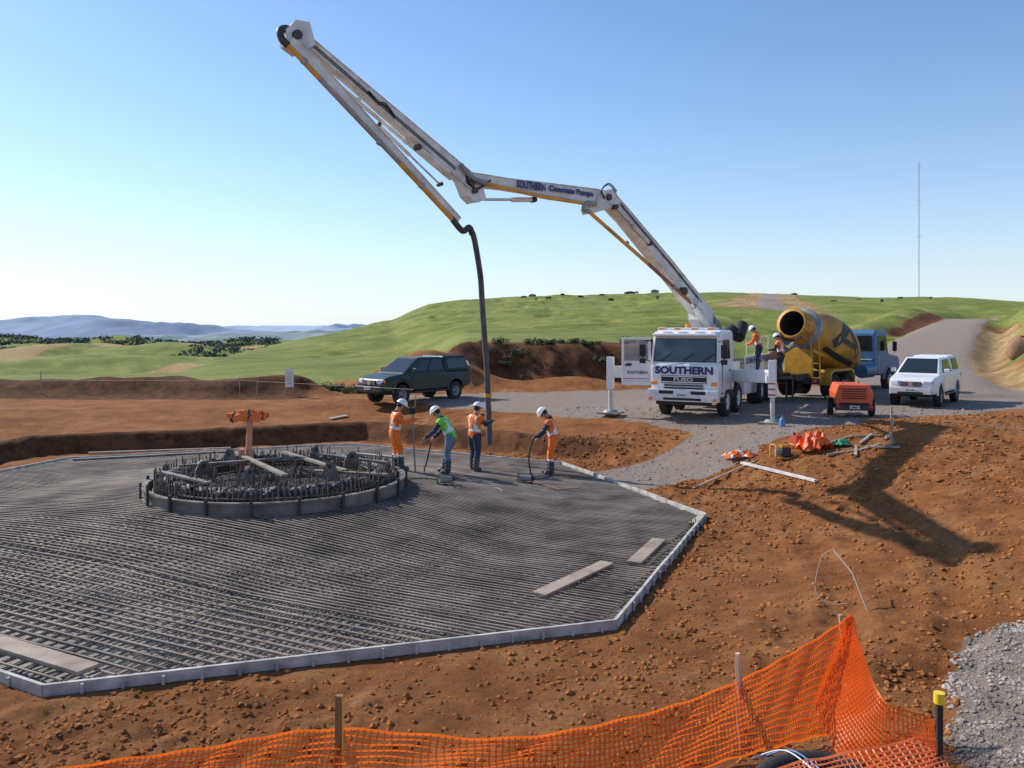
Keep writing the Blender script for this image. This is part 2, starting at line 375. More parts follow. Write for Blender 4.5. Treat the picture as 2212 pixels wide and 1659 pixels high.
# ---------------------------------------------------------------- far land
def farland(name,y0,y1,x0,x1,prof,base,amp,mat,k,ns=.3):
    nx_,ny_=320,46; xs_=np.linspace(x0,x1,nx_); ys_=np.linspace(y0,y1,ny_); X_,Y_=np.meshgrid(xs_,ys_)
    P=np.interp(X_/Y_,U([p[0] for p in prof]),[4+(708-p[1])/1790*((y0+y1)/2) for p in prof])
    cr=np.sin(np.linspace(0,math.pi,ny_))[:,None]
    rid=1-np.abs(fbm(X_,Y_,(y1-y0)*ns,5,k)-.5)*4
    Z=base+(P-base)*cr**.8+amp*rid*cr
    b_=MB(); b_.v=[tuple(v) for v in np.stack([X_.ravel(),Y_.ravel(),Z.ravel()],1)]
    for j in range(ny_-1):
        for i in range(nx_-1): b_.f.append([j*nx_+i,j*nx_+i+1,(j+1)*nx_+i+1,(j+1)*nx_+i]); b_.m.append(0); b_.s.append(True)
    return b_.obj(name,mat,kind='structure')
HZ1=M('hazy_hills_near',(.27,.33,.33),1,var=.4,scale=.008,spec=0)  # distance haze is painted into the base colours of these three land layers
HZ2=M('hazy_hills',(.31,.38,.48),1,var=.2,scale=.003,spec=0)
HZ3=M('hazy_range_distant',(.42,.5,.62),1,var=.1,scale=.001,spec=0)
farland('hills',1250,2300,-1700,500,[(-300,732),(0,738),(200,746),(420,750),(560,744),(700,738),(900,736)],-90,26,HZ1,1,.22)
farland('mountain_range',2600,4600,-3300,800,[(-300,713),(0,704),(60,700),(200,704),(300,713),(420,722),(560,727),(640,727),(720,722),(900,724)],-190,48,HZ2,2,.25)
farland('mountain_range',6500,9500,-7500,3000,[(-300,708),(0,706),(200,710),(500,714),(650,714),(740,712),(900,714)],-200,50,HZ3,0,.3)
pl=MB(); pl.add([(-60000,1100,-62),(60000,1100,-62),(60000,90000,-62),(-60000,90000,-62)],[(0,1,2,3)]); pl.obj('plain',M('hazy_plain',(.5,.6,.72),1,var=.05,scale=.001,spec=0),kind='structure')  # pale blue base colour carries the haze over the plain
# ---------------------------------------------------------------- slab
def Zs(x,y):
    r=math.hypot(x-CX,y-CY); return .32*(1-min(max((r-2.9)/3.6,0),1))
def octin(px_,py_): return float(octd(np.array([px_]),np.array([py_]))[0])
reb=MB()
def bars(ang,offs,zo,r,n,jit=.01,seg=.9):
    ux,uy=math.cos(ang),math.sin(ang); vx,vy=-uy,ux
    for o in offs:
        o=o+random.uniform(-jit,jit); ts=np.arange(-11,11.01,.1)
        xx=CX+vx*o+ux*ts; yy=CY+vy*o+uy*ts; ins=octd(xx,yy)<-.12
        if not ins.any(): continue
        t0,t1=ts[ins][0],ts[ins][-1]
        if t1-t0<.4: continue
        m_=max(2,int((t1-t0)/seg)+1); pts=[]
        a_=random.uniform(-jit,jit)/8
        for t in np.linspace(t0,t1,m_):
            X_=CX+vx*(o+a_*t)+ux*t; Y_=CY+vy*(o+a_*t)+uy*t; pts.append((X_,Y_,Zs(X_,Y_)+zo+random.uniform(-.003,.003)))
        reb.tube(pts,r,n,0,caps=False)
A1=math.radians(-26.5); A2=math.radians(63.5)
bars(A1,list(np.arange(-10.5,-4.9,.19))+list(np.arange(-4.9,10.6,.11)),.0,.0155,5,.007); bars(A2,np.arange(-11,11,.23),-.03,.013,4,.01); bars(A1,np.arange(-10.5,10.5,.2),-.2,.014,4); bars(A2,np.arange(-11,11,.23),-.23,.014,4)
REB=M('dusty_rebar',(.3,.235,.185),.75,var=.6,scale=1.1,metal=.05)
reb.obj('reinforcement_mat',REB,kind='stuff',label='grey dusty steel reinforcing bar mat laid over the foundation',cat='rebar')
cf=MB(); n_=150; gx=np.linspace(-15.6,4.4,n_); gy=np.linspace(9,28.6,n_); GX,GY=np.meshgrid(gx,gy)
cr=np.hypot(GX-CX,GY-CY); zs=.32*(1-np.clip((cr-2.9)/3.6,0,1))
pm=1-ss(np.hypot((GX-.0)/1.5,(GY-22.0))+2.5*(fbm(GX,GY,1.5,3,1)-.5),2.4,4.6)
low=-.36+.06*fbm(GX,GY,.5,3,2)+.3*zs
GZ=low*(1-pm)+(zs-.03+.05*(fbm(GX,GY,.5,4,0)-.5))*pm
ins=(octd(GX,GY)<-.05)
vv=[]
for v in np.stack([GX.ravel(),GY.ravel(),GZ.ravel()],1):
    for e in SE:
        dd=e[0]*v[0]+e[1]*v[1]-e[2]+.03
        if dd>0: v=np.array([v[0]-e[0]*dd,v[1]-e[1]*dd,v[2]])
    vv.append(tuple(v))
cf.v=vv
for j in range(n_-1):
    for i in range(n_-1):
        if ins[j,i] or ins[j+1,i+1] or ins[j,i+1] or ins[j+1,i]:
            cf.f.append([j*n_+i,j*n_+i+1,(j+1)*n_+i+1,(j+1)*n_+i]); cf.m.append(0); cf.s.append(True)
cf.obj('concrete_pour',CONC,kind='structure')
fw=thing('slab_formwork','octagonal pale grey edge boards around the rebar slab','formwork',(CX,CY,0))
FORM=M('pale_form_board',(.54,.5,.45),.75,var=.45,scale=4)
for k in range(8):
    p0=Vector((SLAB[k][0]-CX,SLAB[k][1]-CY,0));p1=Vector((SLAB[(k+1)%8][0]-CX,SLAB[(k+1)%8][1]-CY,0)); d_=(p1-p0).normalized(); b_=MB()
    nn=Vector((d_.y,-d_.x,0)); L_=(p1-p0).length; ts=list(np.arange(0,L_,1.3))+[L_]; jj=[random.uniform(-.02,.02) for _ in ts]; jj[0]=jj[-1]=0
    for i in range(len(ts)-1):
        b_.beam(p0+d_*float(ts[i])+nn*jj[i]+Vector((0,0,-.125+jj[i]*.6)),p0+d_*float(ts[i+1])+nn*jj[i+1]+Vector((0,0,-.125+jj[i+1]*.6)),.045,.34)
    for t in np.arange(.4,L_-.2,.42):
        q=p0+d_*float(t)+nn*.045; b_.beam(q+Vector((0,0,-.3)),q+Vector((0,0,random.uniform(-.03,.04))),.03,.035)
    b_.obj('edge_board',FORM,fw)
# ---------------------------------------------------------------- anchor ring
RX,RY=-5.33,18.95; ring=thing('anchor_ring_formwork','round form ring with black wrapped bolt cage on the rebar','formwork',(RX,RY,-.05))
n_=64; b_=MB(); RR=2.83
for r0,r1,z0,z1 in ((RR-.03,RR,.40,.62),(RR-.06,RR+.05,.60,.64),(RR-.05,RR+.04,.38,.41)):
    vs=[];fs=[]
    for i in range(n_):
        a=2*math.pi*i/n_; c_,s_=math.cos(a),math.sin(a); vs+=[(r0*c_,r0*s_,z0),(r1*c_,r1*s_,z0),(r1*c_,r1*s_,z1),(r0*c_,r0*s_,z1)]
    for i in range(n_):
        j=(i+1)%n_
        for k in range(4): fs.append((i*4+k,j*4+k,j*4+(k+1)%4,i*4+(k+1)%4))
    b_.add(vs,fs,0)
RB=M('shaded_rusty_ring_steel',(.2,.165,.14),.7,var=.55,scale=2.5)  # rusty tone, with the band's shade darkened into the base colour
b_.obj('ring_board',RB,ring)
for i in range(20):
    a=2*math.pi*(i+.3)/20; c_,s_=math.cos(a),math.sin(a); b_=MB(); b_.box(((RR+.06)*c_,(RR+.06)*s_,.54),(.05,.06,.36+.2*(i%3==0)),0,(0,0,a)); b_.obj('stud',DARK,ring)
WR=M('black_plastic_sheet',(.055,.053,.052),.62,var=.6,bump=1,bscale=18)
na,nb=420,12; A_,B_=np.meshgrid(np.linspace(0,2*math.pi,na),np.linspace(0,1,nb))
cA,sA=np.cos(A_)*6,np.sin(A_)*6; f1=fbm(cA+20,sA+20,.22,4,1)-.5; f2=fbm(cA+50,sA+B_*2+9,.16,4,2)-.5; f3=fbm(cA+80,sA+7,.8,3,3)-.5
ph=B_*math.pi
rad=2.32-np.cos(ph)*(.17+.05*f1)+f2*.13
hgt=.76+f3*.14+np.sin(ph)*.07+f2*.1-(np.abs(B_-.5)*2)**3*(.1+.7*np.clip(f1,0,1))
rad[:,-1]=rad[:,0]; hgt[:,-1]=hgt[:,0]
gap=fbm(cA+33,sA+3,.7,2,2)
b_=MB(); b_.v=[tuple(v) for v in np.stack([(rad*np.cos(A_)).ravel(),(rad*np.sin(A_)).ravel(),hgt.ravel()],1)]
for j in range(nb-1):
    for i in range(na-1):
        if gap[j,i]>.66: continue
        b_.f.append([j*na+i,j*na+i+1,(j+1)*na+i+1,(j+1)*na+i]); b_.m.append(0); b_.s.append(i%3>0)
b_.obj('plastic_wrap',WR,ring)
CAGE=M('cage_steel',(.16,.125,.1),.7,var=.6,scale=4)
b_=MB()
for i in range(150):
    a=2*math.pi*i/150
    for r_ in (2.08,2.5,2.62): b_.tube([(r_*math.cos(a),r_*math.sin(a),.15),(r_*math.cos(a),r_*math.sin(a),.76+random.uniform(-.08,.26))],.016,5,0)
for r_,z_ in ((1.8,.56),(2.65,.52),(1.4,.45),(2.05,.7),(2.6,.66)):
    b_.tube([(r_*math.cos(2*math.pi*i/48),r_*math.sin(2*math.pi*i/48),z_) for i in range(49)],.02,5,0,caps=False)
b_.obj('bolt_cage',CAGE,ring)['kind']='stuff'
for p0,p1,mt_ in (((-1.6,1.9,.9),(.6,-1.7,.98),TIMG),((-.4,1.9,.92),(1.7,-1.0,.96),TIMG),((.3,1.6,.95),(2.4,.4,.9),RB),((-2.3,.1,.88),(.2,.9,.95),CAGE),((.9,-.4,.85),(2.6,-.9,.85),TIMG),((-2.4,-.8,.9),(-.9,-1.9,.86),TIMG),((1.2,1.9,.9),(2.5,1.2,.9),TIM)):
    b_=MB(); b_.beam(p0,p1,.13,.045); b_.obj('loose_timber',mt_,ring)
for a in (.3,1.3,2.6,3.7,4.6,5.7):
    b_=MB(); c_,s_=math.cos(a)*1.65,math.sin(a)*1.65
    pr=[(-.19,0),(.19,0),(.17,.2)]+[(.13*math.cos(t),.27+.13*math.sin(t)) for t in np.linspace(0,math.pi,7)]+[(-.17,.2)]
    b_.extr(pr,'y',-.035,.035,0,lambda q:(c_+q[0]*math.cos(a)-q[1]*math.sin(a),s_+q[0]*math.sin(a)+q[1]*math.cos(a),q[2]+.76))
    b_.cyl((c_-.05*math.sin(a),s_+.05*math.cos(a),1.04),(c_+.05*math.sin(a),s_-.05*math.cos(a),1.04),.05,10,1)
    b_.obj('lifting_lug',[CAGE,BLACK],ring)
b_=MB()
for i in range(300):
    t=random.uniform(0,6.28); r_=random.uniform(.2,2.1); b_.tube([(r_*math.cos(t),r_*math.sin(t),.2),(r_*math.cos(t)+random.uniform(-.05,.05),r_*math.sin(t),random.uniform(.5,.9))],.015,5)
for i in range(34):
    o_=-2.0+i*.12; h_=math.sqrt(max(2.1**2-o_**2,0)); b_.tube([(o_,-h_,.5),(o_,h_,.52)],.014,4); b_.tube([(-h_,o_,.53),(h_,o_,.55)],.014,4)
b_.obj('starter_bars',CAGE,ring)['kind']='stuff'
OPIPE=M('orange_pipe',(.72,.27,.15),.6)
p=thing('orange_post','upright orange plastic pipe inside the bolt ring','pipe',(-6.5,20.4,.45))
b_=MB(); b_.cyl((0,0,0),(.05,0,1.36),.075,14); b_.obj('pipe',OPIPE,p)
b_=MB(); b_.box((-.12,-.1,.3),(.12,.12,.55),0); b_.obj('sleeve',OPIPE,p)
b_=MB(); b_.beam((-.45,-.02,1.37),(.42,.03,1.37),.05,.04); b_.obj('cross_batten',TIMG,p)
def cloth(name,label,cat,c,sx,sy,h,mats,seed,yaw=0,hang=0):
    n=34; b_=MB(); rs_=np.random.RandomState(seed); ox,oy=rs_.rand(2)*50
    g=np.linspace(-1,1,n); A_,B_=np.meshgrid(g,g); rad=np.hypot(A_,B_)
    edge=1+.5*(fbm(A_+ox,B_+oy,.6,3,seed)-.5)
    Xc=A_*edge*sx/2+.16*sx*(fbm(A_+ox+9,B_+oy,.3,3,1)-.5); Yc=B_*edge*sy/2+.16*sy*(fbm(A_+ox,B_+oy+9,.3,3,2)-.5)
    fold=1-np.abs(fbm(A_+ox,B_+oy,.5,4,seed+1)-.5)*5
    Z=h*np.clip(1-rad**2*.6,0,1)*(.3+.7*np.clip(fold,-.5,1))+.015
    if hang: Z=Z-hang*ss(np.abs(B_),.15,1.0)*(.6+.6*fold)
    ca,sa=math.cos(yaw),math.sin(yaw)
    b_.v=[tuple(v) for v in np.stack([(Xc*ca-Yc*sa).ravel(),(Xc*sa+Yc*ca).ravel(),Z.ravel()],1)]
    for j in range(n-1):
        for i in range(n-1):
            if rad[j,i]>1.15: continue
            b_.f.append([j*n+i,j*n+i+1,(j+1)*n+i+1,(j+1)*n+i]); b_.m.append((1 if (i%12==5 or i%12==4) else 0) if len(mats)>1 else 0); b_.s.append(True)
    return b_.obj(name,mats,label=label,cat=cat,loc=c)
cloth('orange_vest','crumpled orange hi-vis vest draped over the orange post','vest',(-6.47,20.4,1.84),1.0,.34,.14,[HIO,NAVY],8,.05,.2)
# planks
def plank(p0,p1,w,h,mat,label,name='timber_plank',grp='loose boards'):
    zz=[Zs(*p)+.045 if octin(*p)<0 else HZf(*p)+.05 for p in (p0,p1)]
    b_=MB(); b_.beam((*p0,zz[0]),(*p1,zz[1]),w,h); return b_.obj(name,mat,bevel=.004,label=label,cat='plank',group=grp)
PB=M('weathered_board',(.42,.35,.28),.85,var=.45,scale=2.2,bump=.5,bscale=18,dirt=.3)
plank((.4,12.3),(1.6,13.95),.25,.035,PB,'long weathered board lying on the reinforcing bars')
plank((2.05,13.95),(2.75,15.5),.25,.035,PB,'short weathered board lying on the reinforcing bars')
plank((-6.7,10.55),(-4.9,9.6),.28,.04,PB,'weathered scaffold board on the slab edge')
plank((6.1,22.0),(7.15,19.5),.1,.06,M('white_board',(.7,.68,.64),.6),'long white plank lying on brown soil')
plank((4.5,20.6),(6.5,22.1),.05,.03,TIM,'thin timber batten lying on brown soil')
plank((-6.8,30.9),(-6.3,31.6),.25,.04,TIM,'short pale timber offcut on brown soil')
plank((-13.6,26.6),(-9.5,28.0),.12,.04,TIM,'timber plank beside the excavation bank')
plank((-13.2,24.9),(-9.0,26.6),.15,.04,TIMG,'timber board beside the slab edge')
# ---------------------------------------------------------------- wheels
def wheel(parent,x,y,r,w,rimmat,side,dual=False,z=None):
    e=bpy.data.objects.new('wheel',None); COL.objects.link(e); e.parent=parent; e.location=(x,y,r if z is None else z)
    b_=MB(); h=w/2
    prof=[(-h,r*.6),(-h,r*.9),(-h*.8,r*.98),(-h*.3,r),(h*.3,r),(h*.8,r*.98),(h,r*.9),(h,r*.6),(h*.7,r*.55),(-h*.7,r*.55),(-h,r*.6)]
    b_.rev(prof,(0,0,0),(1,0,0),28)
    for i in range(28):
        a=2*math.pi*i/28; b_.box((0,r*.995*math.cos(a),r*.995*math.sin(a)),(w*.8,r*.09,.02),0,(a-math.pi/2,0,0))
    b_.obj('tyre',TYRE,e)
    b_=MB(); s=side
    b_.rev([(h*.5*s,r*.57),(h*.85*s,r*.57),(h*.8*s,r*.5),(h*.35*s,r*.42),(h*.3*s,r*.22),(h*.9*s,r*.2),(h*.95*s,.001)],(0,0,0),(1,0,0),20)
    for i in range(8):
        a=2*math.pi*i/8; b_.cyl((h*.3*s,r*.32*math.cos(a),r*.32*math.sin(a)),(h*.5*s,r*.32*math.cos(a),r*.32*math.sin(a)),r*.05,8,1)
    b_.obj('rim',[rimmat,DARK],e)
    return e
def patch(q,u0,u1,v0,v1,off):
    A,B,C,D=[Vector(p) for p in q]
    def P(u,v): return (A*(1-u)+B*u)*(1-v)+(D*(1-u)+C*u)*v
    n=(B-A).cross(D-A).normalized()*off
    return [P(u0,v0)+n,P(u1,v0)+n,P(u1,v1)+n,P(u0,v1)+n]
def glass(parent,name,q,u0,u1,v0,v1,off=.006,mat=None,frame=True):
    b_=MB()
    if frame: b_.add(patch(q,u0-.015,u1+.015,v0-.03,v1+.03,off*.5),[(0,1,2,3)],1)
    b_.add(patch(q,u0,u1,v0,v1,off),[(0,1,2,3)],0)
    return b_.obj(name,[mat or GLASS,BLACK],parent)
def arc(cy,cz,r,a0,a1,n=9): return [(cy+r*math.cos(a),cz+r*math.sin(a)) for a in np.linspace(a0,a1,n)]
# ---------------------------------------------------------------- pick-up with canopy
def ute(name,label,loc,rz,paint,canopy,trim,plate,flare):
    t=thing(name,label,'pickup truck',loc,rz,group='pickup trucks with canopies')
    Lr=5.0; W=.9; zb=.5; wr=.39; cy0,cy1=.98,4.05
    prof=[(.16,zb),(.05,.6),(.0,.78),(.03,.94),(.1,1.03),(.24,1.1),(.5,1.155),(.85,1.2),(1.3,1.26),(3.45,1.27),(3.5,1.24),(Lr-.02,1.24),(Lr+.02,.7),(Lr-.1,zb+.08)]
    prof+=arc(cy1,.46,.47,0.1,math.pi-.1)+arc(cy0,.46,.47,.1,math.pi-.1)
    def sh(q):
        k=1-.17*float(1-ss(np.array(q[1]),-.3,1.0)); k*=1-.05*float(ss(np.array(q[2]),.95,1.25)); return (q[0]*k,q[1]+.0,q[2])
    b_=MB(); b_.extr(prof,'x',-W,W,0,sh); b_.obj('body',paint,t,bevel=.08,seg=4)
    def frus(y0,y1,z0,Y0,Y1,z1,w0,w1): return [(-w0,y0,z0),(w0,y0,z0),(w0,y1,z0),(-w0,y1,z0),(-w1,Y0,z1),(w1,Y0,z1),(w1,Y1,z1),(-w1,Y1,z1)]
    F=frus(1.02,3.5,1.2,2.08,3.4,1.86,.83,.63); b_=MB(); b_.hexa(F); b_.obj('cabin',paint,t,bevel=.08,seg=4)
    glass(t,'windshield',[F[0],F[1],F[5],F[4]],.08,.92,.14,.9,.012)
    for sd in (1,-1):
        q=[F[1],F[2],F[6],F[5]] if sd>0 else [F[3],F[0],F[4],F[7]]
        rng=((.2,.52),(.56,.93)) if sd>0 else ((.07,.44),(.48,.8))
        for a0,a1 in rng: glass(t,'side_window',q,a0,a1,.16,.84,.012)
        for y0,y1 in ((1.5,2.44),(2.48,3.36)):
            d_=MB(); d_.box((sd*(W-.008),(y0+y1)/2,.84),(.03,y1-y0,.56)); dd=d_.obj('door',paint,t,bevel=.008)
            h_=MB(); h_.box((sd*(W+.015),y1-.16,1.02),(.03,.16,.035)); h_.obj('handle',trim,dd)
        m_=MB(); m_.box((sd*.98,1.55,1.36),(.2,.09,.17)); m_.obj('mirror',trim,t,bevel=.035,seg=3)
        for cy in (cy0,cy1):
            f_=MB(); pts=arc(cy,.46,.49,.0,math.pi,11); f_.tube([(sd*(W-.015-(.045 if cy<2 else 0)),a_,c_) for a_,c_ in pts],.045,6); f_.obj('arch_flare',flare,t)
        s_=MB(); s_.tube([(sd*.93,1.55,.46),(sd*.93,3.4,.46)],.04,8); s_.obj('side_step',DARK,t)
        hl=MB(); hl.box((sd*.57,.06,.93),(.32,.12,.19),0,(0,0,sd*.2)); hl.box((sd*.73,.14,.94),(.1,.14,.15),1,(0,0,sd*.4)); hl.obj('headlight',[HEADL,ORANGEL],t,bevel=.045,seg=3)
        fg=MB(); fg.cyl((sd*.55,-.06,.6),(sd*.55,.05,.6),.06,12); fg.obj('fog_lamp',HEADL,t)
        tl=MB(); tl.box((sd*.82,Lr+.01,1.0),(.1,.05,.32)); tl.obj('tail_light',REDP,t)
    g=MB(); g.box((0,-.0,.9),(.74,.07,.18),1)
    for zz in (.85,.9,.95): g.box((0,-.035,zz),(.72,.02,.02),0)
    g.box((0,-.04,.9),(.16,.03,.18),0); g.obj('grille',[CHROME,BLACK],t)
    g=MB(); g.box((0,-.02,.64),(1.44,.2,.22),0); g.box((0,-.125,.56),(.9,.02,.1),1); g.obj('bumper',[paint,BLACK],t,bevel=.08,seg=3)
    pl_=MB(); pl_.box((0,-.135,.68),(.36,.012,.12)); pp=pl_.obj('number_plate',PLATE,t); text(plate,.3,.075,(0,-.144,.68),(math.pi/2,0,0),PLT,pp)
    C=frus(3.5,Lr,1.22,3.5,Lr-.16,1.9,.83,.68); b_=MB(); b_.hexa(C); b_.obj('canopy',canopy,t,bevel=.1,seg=4)
    glass(t,'canopy_window',[C[1],C[2],C[6],C[5]],.1,.88,.2,.8,.012); glass(t,'canopy_window',[C[3],C[0],C[4],C[7]],.12,.9,.2,.8,.012)
    for sx in (-.3,0,.3): b_=MB(); b_.box((sx,4.2,1.9),(.08,1.0,.03)); b_.obj('roof_rib',canopy,t,bevel=.01)
    u_=MB(); u_.box((0,2.5,.5),(1.3,4.4,.2)); u_.obj('underbody',BLACK,t)
    for y_ in (cy0,cy1):
        for sd in (1,-1): wheel(t,sd*.77,y_,wr,.26,GREY,sd)
    return t
GRN=M('dark_green_paint',(.006,.03,.022),.4,var=.1,coat=.12,dirt=.12,dirtcol=(.12,.07,.045)); GRN2=M('green_canopy',(.006,.024,.018),.45,var=.1)
WUT=M('white_car_paint',(.82,.83,.83),.3,var=.04,coat=.4,dirt=.4,dirtcol=(.5,.36,.26)); WCAN=M('white_canopy',(.83,.83,.82),.4,var=.04)
ute('pickup_truck','dark green muddy pickup truck with canopy parked on gravel',(-5.7,33.2,HZf(-4.2,34.5)),-math.radians(40),GRN,GRN2,DARK,'AEN 642',M('grey_flare',(.07,.08,.08),.6))
ute('pickup_truck','white pickup truck with white canopy parked beside the mixer',(15.2,31.6,HZf(15.9,32.6)),-math.radians(38),WUT,WCAN,WUT,'ETD 640',WUT)
# ---------------------------------------------------------------- concrete pump truck
TL=(5.8,28.0,.94); TR=-math.radians(28); TM=mtx(TL,TR); TI=TM.inverted()
T=thing('concrete_pump_truck','white concrete pump truck with long raised folding boom on outriggers','concrete pump truck',TL,TR)
W=1.22
prof=[(.05,.72),(.02,1.0),(0,1.78),(.08,1.86),(.27,2.76),(.42,2.92),(.7,2.98),(2.0,2.98),(2.12,2.85),(2.12,1.0)]+arc(1.35,.52,.64,.5,math.pi-.25,9)
def cs(q):
    k=1-.045*float(ss(np.array(q[2]),1.9,2.95))-.04*float(1-ss(np.array(q[1]),0,.3)); return (q[0]*k,q[1],q[2])
b_=MB(); b_.extr(prof,'x',-W,W,0,cs); b_.obj('cab',WHITE,T,bevel=.1,seg=4)
F=[(-W+.07,.08,1.86),(W-.07,.08,1.86),(W-.11,.27,2.76),(-W+.11,.27,2.76)]
glass(T,'windshield',F,.04,.96,.07,.9,.02,GLASS2)
for x0 in (-.85,-.1,.6):
    b_=MB(); b_.beam((x0,.02,1.9),(x0+.42,.105,2.2),.02,.02); b_.obj('wiper',BLACK,T)
b_=MB(); b_.box((0,.16,2.8),(2.2,.3,.1),0,(math.radians(-12),0,0)); b_.obj('sun_visor',WHITE,T,bevel=.04)
for x0 in (-.85,-.3,.3,.85):
    b_=MB(); b_.box((x0,.34,3.02),(.26,.2,.1),0); b_.box((x0,.22,3.02),(.2,.05,.07),1); b_.obj('marker_light',[WHITE,ORANGEL],T,bevel=.02)
b_=MB(); b_.cyl((-.2,1.2,2.98),(-.2,1.2,3.2),.09,14); b_.obj('beacon',ORANGEL,T)
b_=MB(); b_.box((0,1.2,3.02),(1.6,.9,.08)); b_.obj('roof_hatch',WHITE,T,bevel=.03)
text('SOUTHERN',2.0,.27,(0,-.014,1.62),(math.pi/2,0,0),BLUETXT,T,bold=.05)
b_=MB(); b_.box((0,0,1.31),(1.55,.04,.26),1)
for z_ in (1.22,1.41): b_.box((0,-.03,z_),(1.5,.03,.03),0)
for z_ in (1.02,1.11): b_.box((0,-.012,z_),(1.35,.03,.045),1)
b_.obj('grille',[WHITE,BLACK],T)
text('FUSO',.66,.13,(0,-.05,1.315),(math.pi/2,0,0),CHROME,T,name='emblem',bold=.03)
b_=MB(); b_.box((0,-.06,.78),(2.42,.3,.4),0); b_.box((0,-.215,.66),(1.3,.012,.08),1)
for x0 in (-.55,.55): b_.box((x0,-.215,.88),(.5,.012,.11),1)
b_.box((0,.0,.52),(1.9,.12,.14),1)
b_.obj('bumper',[WHITE,BLACK],T,bevel=.05,seg=3)
for sd in (1,-1):
    b_=MB(); b_.box((sd*.97,-.19,.88),(.36,.07,.16),0); b_.box((sd*1.1,-.2,.66),(.14,.05,.1),1); b_.obj('headlight',[HEADL,ORANGEL],T,bevel=.02)
    b_=MB(); b_.cyl((sd*.78,-.23,.66),(sd*.78,-.18,.66),.06,12); b_.obj('fog_lamp',HEADL,T)
    b_=MB(); b_.box((sd*1.03,-.0,1.17),(.2,.05,.12),0); b_.obj('indicator',ORANGEL,T,bevel=.01)
b_=MB(); b_.box((0,-.235,.79),(.4,.012,.13)); pp=b_.obj('number_plate',PLATE,T); text('ZY8931',.33,.08,(0,-.245,.79),(math.pi/2,0,0),PLT,pp)
b_=MB(); b_.box((W+.004,.95,1.45),(.014,1.0,1.0)); dr=b_.obj('door',WHITE,T,bevel=.005); h_=MB(); h_.box((W+.02,1.32,1.6),(.03,.16,.05)); h_.obj('handle',DARK,dr)
b_=MB(); b_.add([(W+.012,.45,2.0),(W+.012,1.42,2.0),(W-.02,1.42,2.65),(W-.02,.58,2.65)],[(0,1,2,3)]); b_.obj('side_window',GLASS,T)
b_=MB(); b_.add([(-W-.012,.5,1.05),(-W-.012,1.5,1.05),(-W-.012,1.5,2.7),(-W-.012,.6,2.7)],[(3,2,1,0)]); b_.obj('door_opening',M('cab_interior_shade',(.03,.03,.035),.9),T)  # flat dark sheet on the solid cab side, painted as the shaded interior
for sd in (1,-1):
    b_=MB(); b_.tube([(sd*1.14,.12,2.6),(sd*1.4,-.12,2.62),(sd*1.4,-.14,2.0),(sd*1.18,.05,1.9)],.018,6,0); b_.box((sd*1.4,-.14,2.28),(.2,.08,.42),0); b_.box((sd*1.4,-.14,1.92),(.2,.08,.16),0); b_.obj('mirror',BLACK,T)
for z_ in (.55,.85):
    b_=MB(); b_.box((1.14,.5,z_),(.14,.4,.05)); b_.obj('step',DARK,T)
ad=math.radians(8)
def dm(q):
    x_,y_=q[0]+1.24,q[1]-.3; return (-1.24+x_*math.cos(ad)-y_*math.sin(ad),.3+x_*math.sin(ad)+y_*math.cos(ad),q[2])
def dbox(B,x0,x1,y0,y1,z0,z1,mi=0):
    B.hexa([dm(p) for p in ((x0,y0,z0),(x1,y0,z0),(x1,y1,z0),(x0,y1,z0),(x0,y0,z1),(x1,y0,z1),(x1,y1,z1),(x0,y1,z1))],mi)
b_=MB(); dbox(b_,-2.28,-1.26,.26,.32,1.05,1.9); dbox(b_,-2.28,-2.2,.265,.315,1.9,2.72); dbox(b_,-1.34,-1.26,.265,.315,1.9,2.6); dbox(b_,-2.2,-1.26,.265,.315,2.64,2.72)
od=b_.obj('door',WHITE,T,bevel=.01,label='open white cab door with navy lettering')
b_=MB(); dbox(b_,-2.19,-1.35,.288,.294,1.91,2.63); b_.obj('door_window',CLEAR,od)
text('SOUTHERN',.72,.11,dm((-1.72,.252,1.5)),(math.pi/2,0,ad),BLUETXT,od,bold=.03)
b_=MB()
for i,a in enumerate(np.linspace(.4,2.6,6)): b_.tube([dm((-1.98+.2*math.cos(a+k*.4)*k/3,.256,1.74+.1*math.sin(a+k*.4)*k/3)) for k in range(4)],[.03,.022,.014,.004],5)
b_.obj('emblem',BLUETXT,od)
for za,zc_ in ((1.27,1.295),(1.19,1.2)):
    b_=MB(); dbox(b_,-2.22,-1.3,.252,.258,za,zc_); b_.obj('stripe',REDP,od)
b_=MB(); b_.box((-.42,5.4,.88),(.12,9.6,.28)); b_.box((.42,5.4,.88),(.12,9.6,.28))
for y_ in np.arange(1.5,10,1.2): b_.box((0,y_,.88),(.8,.12,.2))
b_.obj('chassis',DARK,T)
for x_ in (-1.03,1.03):
    for y_ in (1.35,3.0): wheel(T,x_,y_,.52,.3,WHITE,1 if x_>0 else -1)
for y_ in (7.0,8.35):
    for x_ in (-.95,.95): wheel(T,x_,y_,.52,.56,WHITE,1 if x_>0 else -1)
b_=MB(); b_.box((0,6.3,1.22),(2.3,7.2,.1),0); b_.box((1.0,4.6,.85),(.3,1.3,.6),0); b_.box((1.0,5.75,.8),(.35,.7,.55),1); b_.box((-1,4.8,.8),(.3,1.6,.55),0)
b_.box((0,4.8,1.5),(1.2,1.8,.5),1); b_.cyl((-.3,5,1.75),(-.3,9,1.6),.14,12,2); b_.cyl((.3,5,1.75),(.3,9,1.6),.14,12,2)
b_.obj('deck',[WHITE,GREY,DARK],T,bevel=.02)
b_=MB(); b_.box((1.14,6.5,1.68),(.05,4.6,.62)); sp_=b_.obj('side_panel',WHITE,T,bevel=.01); text('PH. 03 35 99 888',2.9,.28,(1.172,6.95,1.8),(math.pi/2,0,math.pi/2),BLUETXT,sp_,bold=.03)
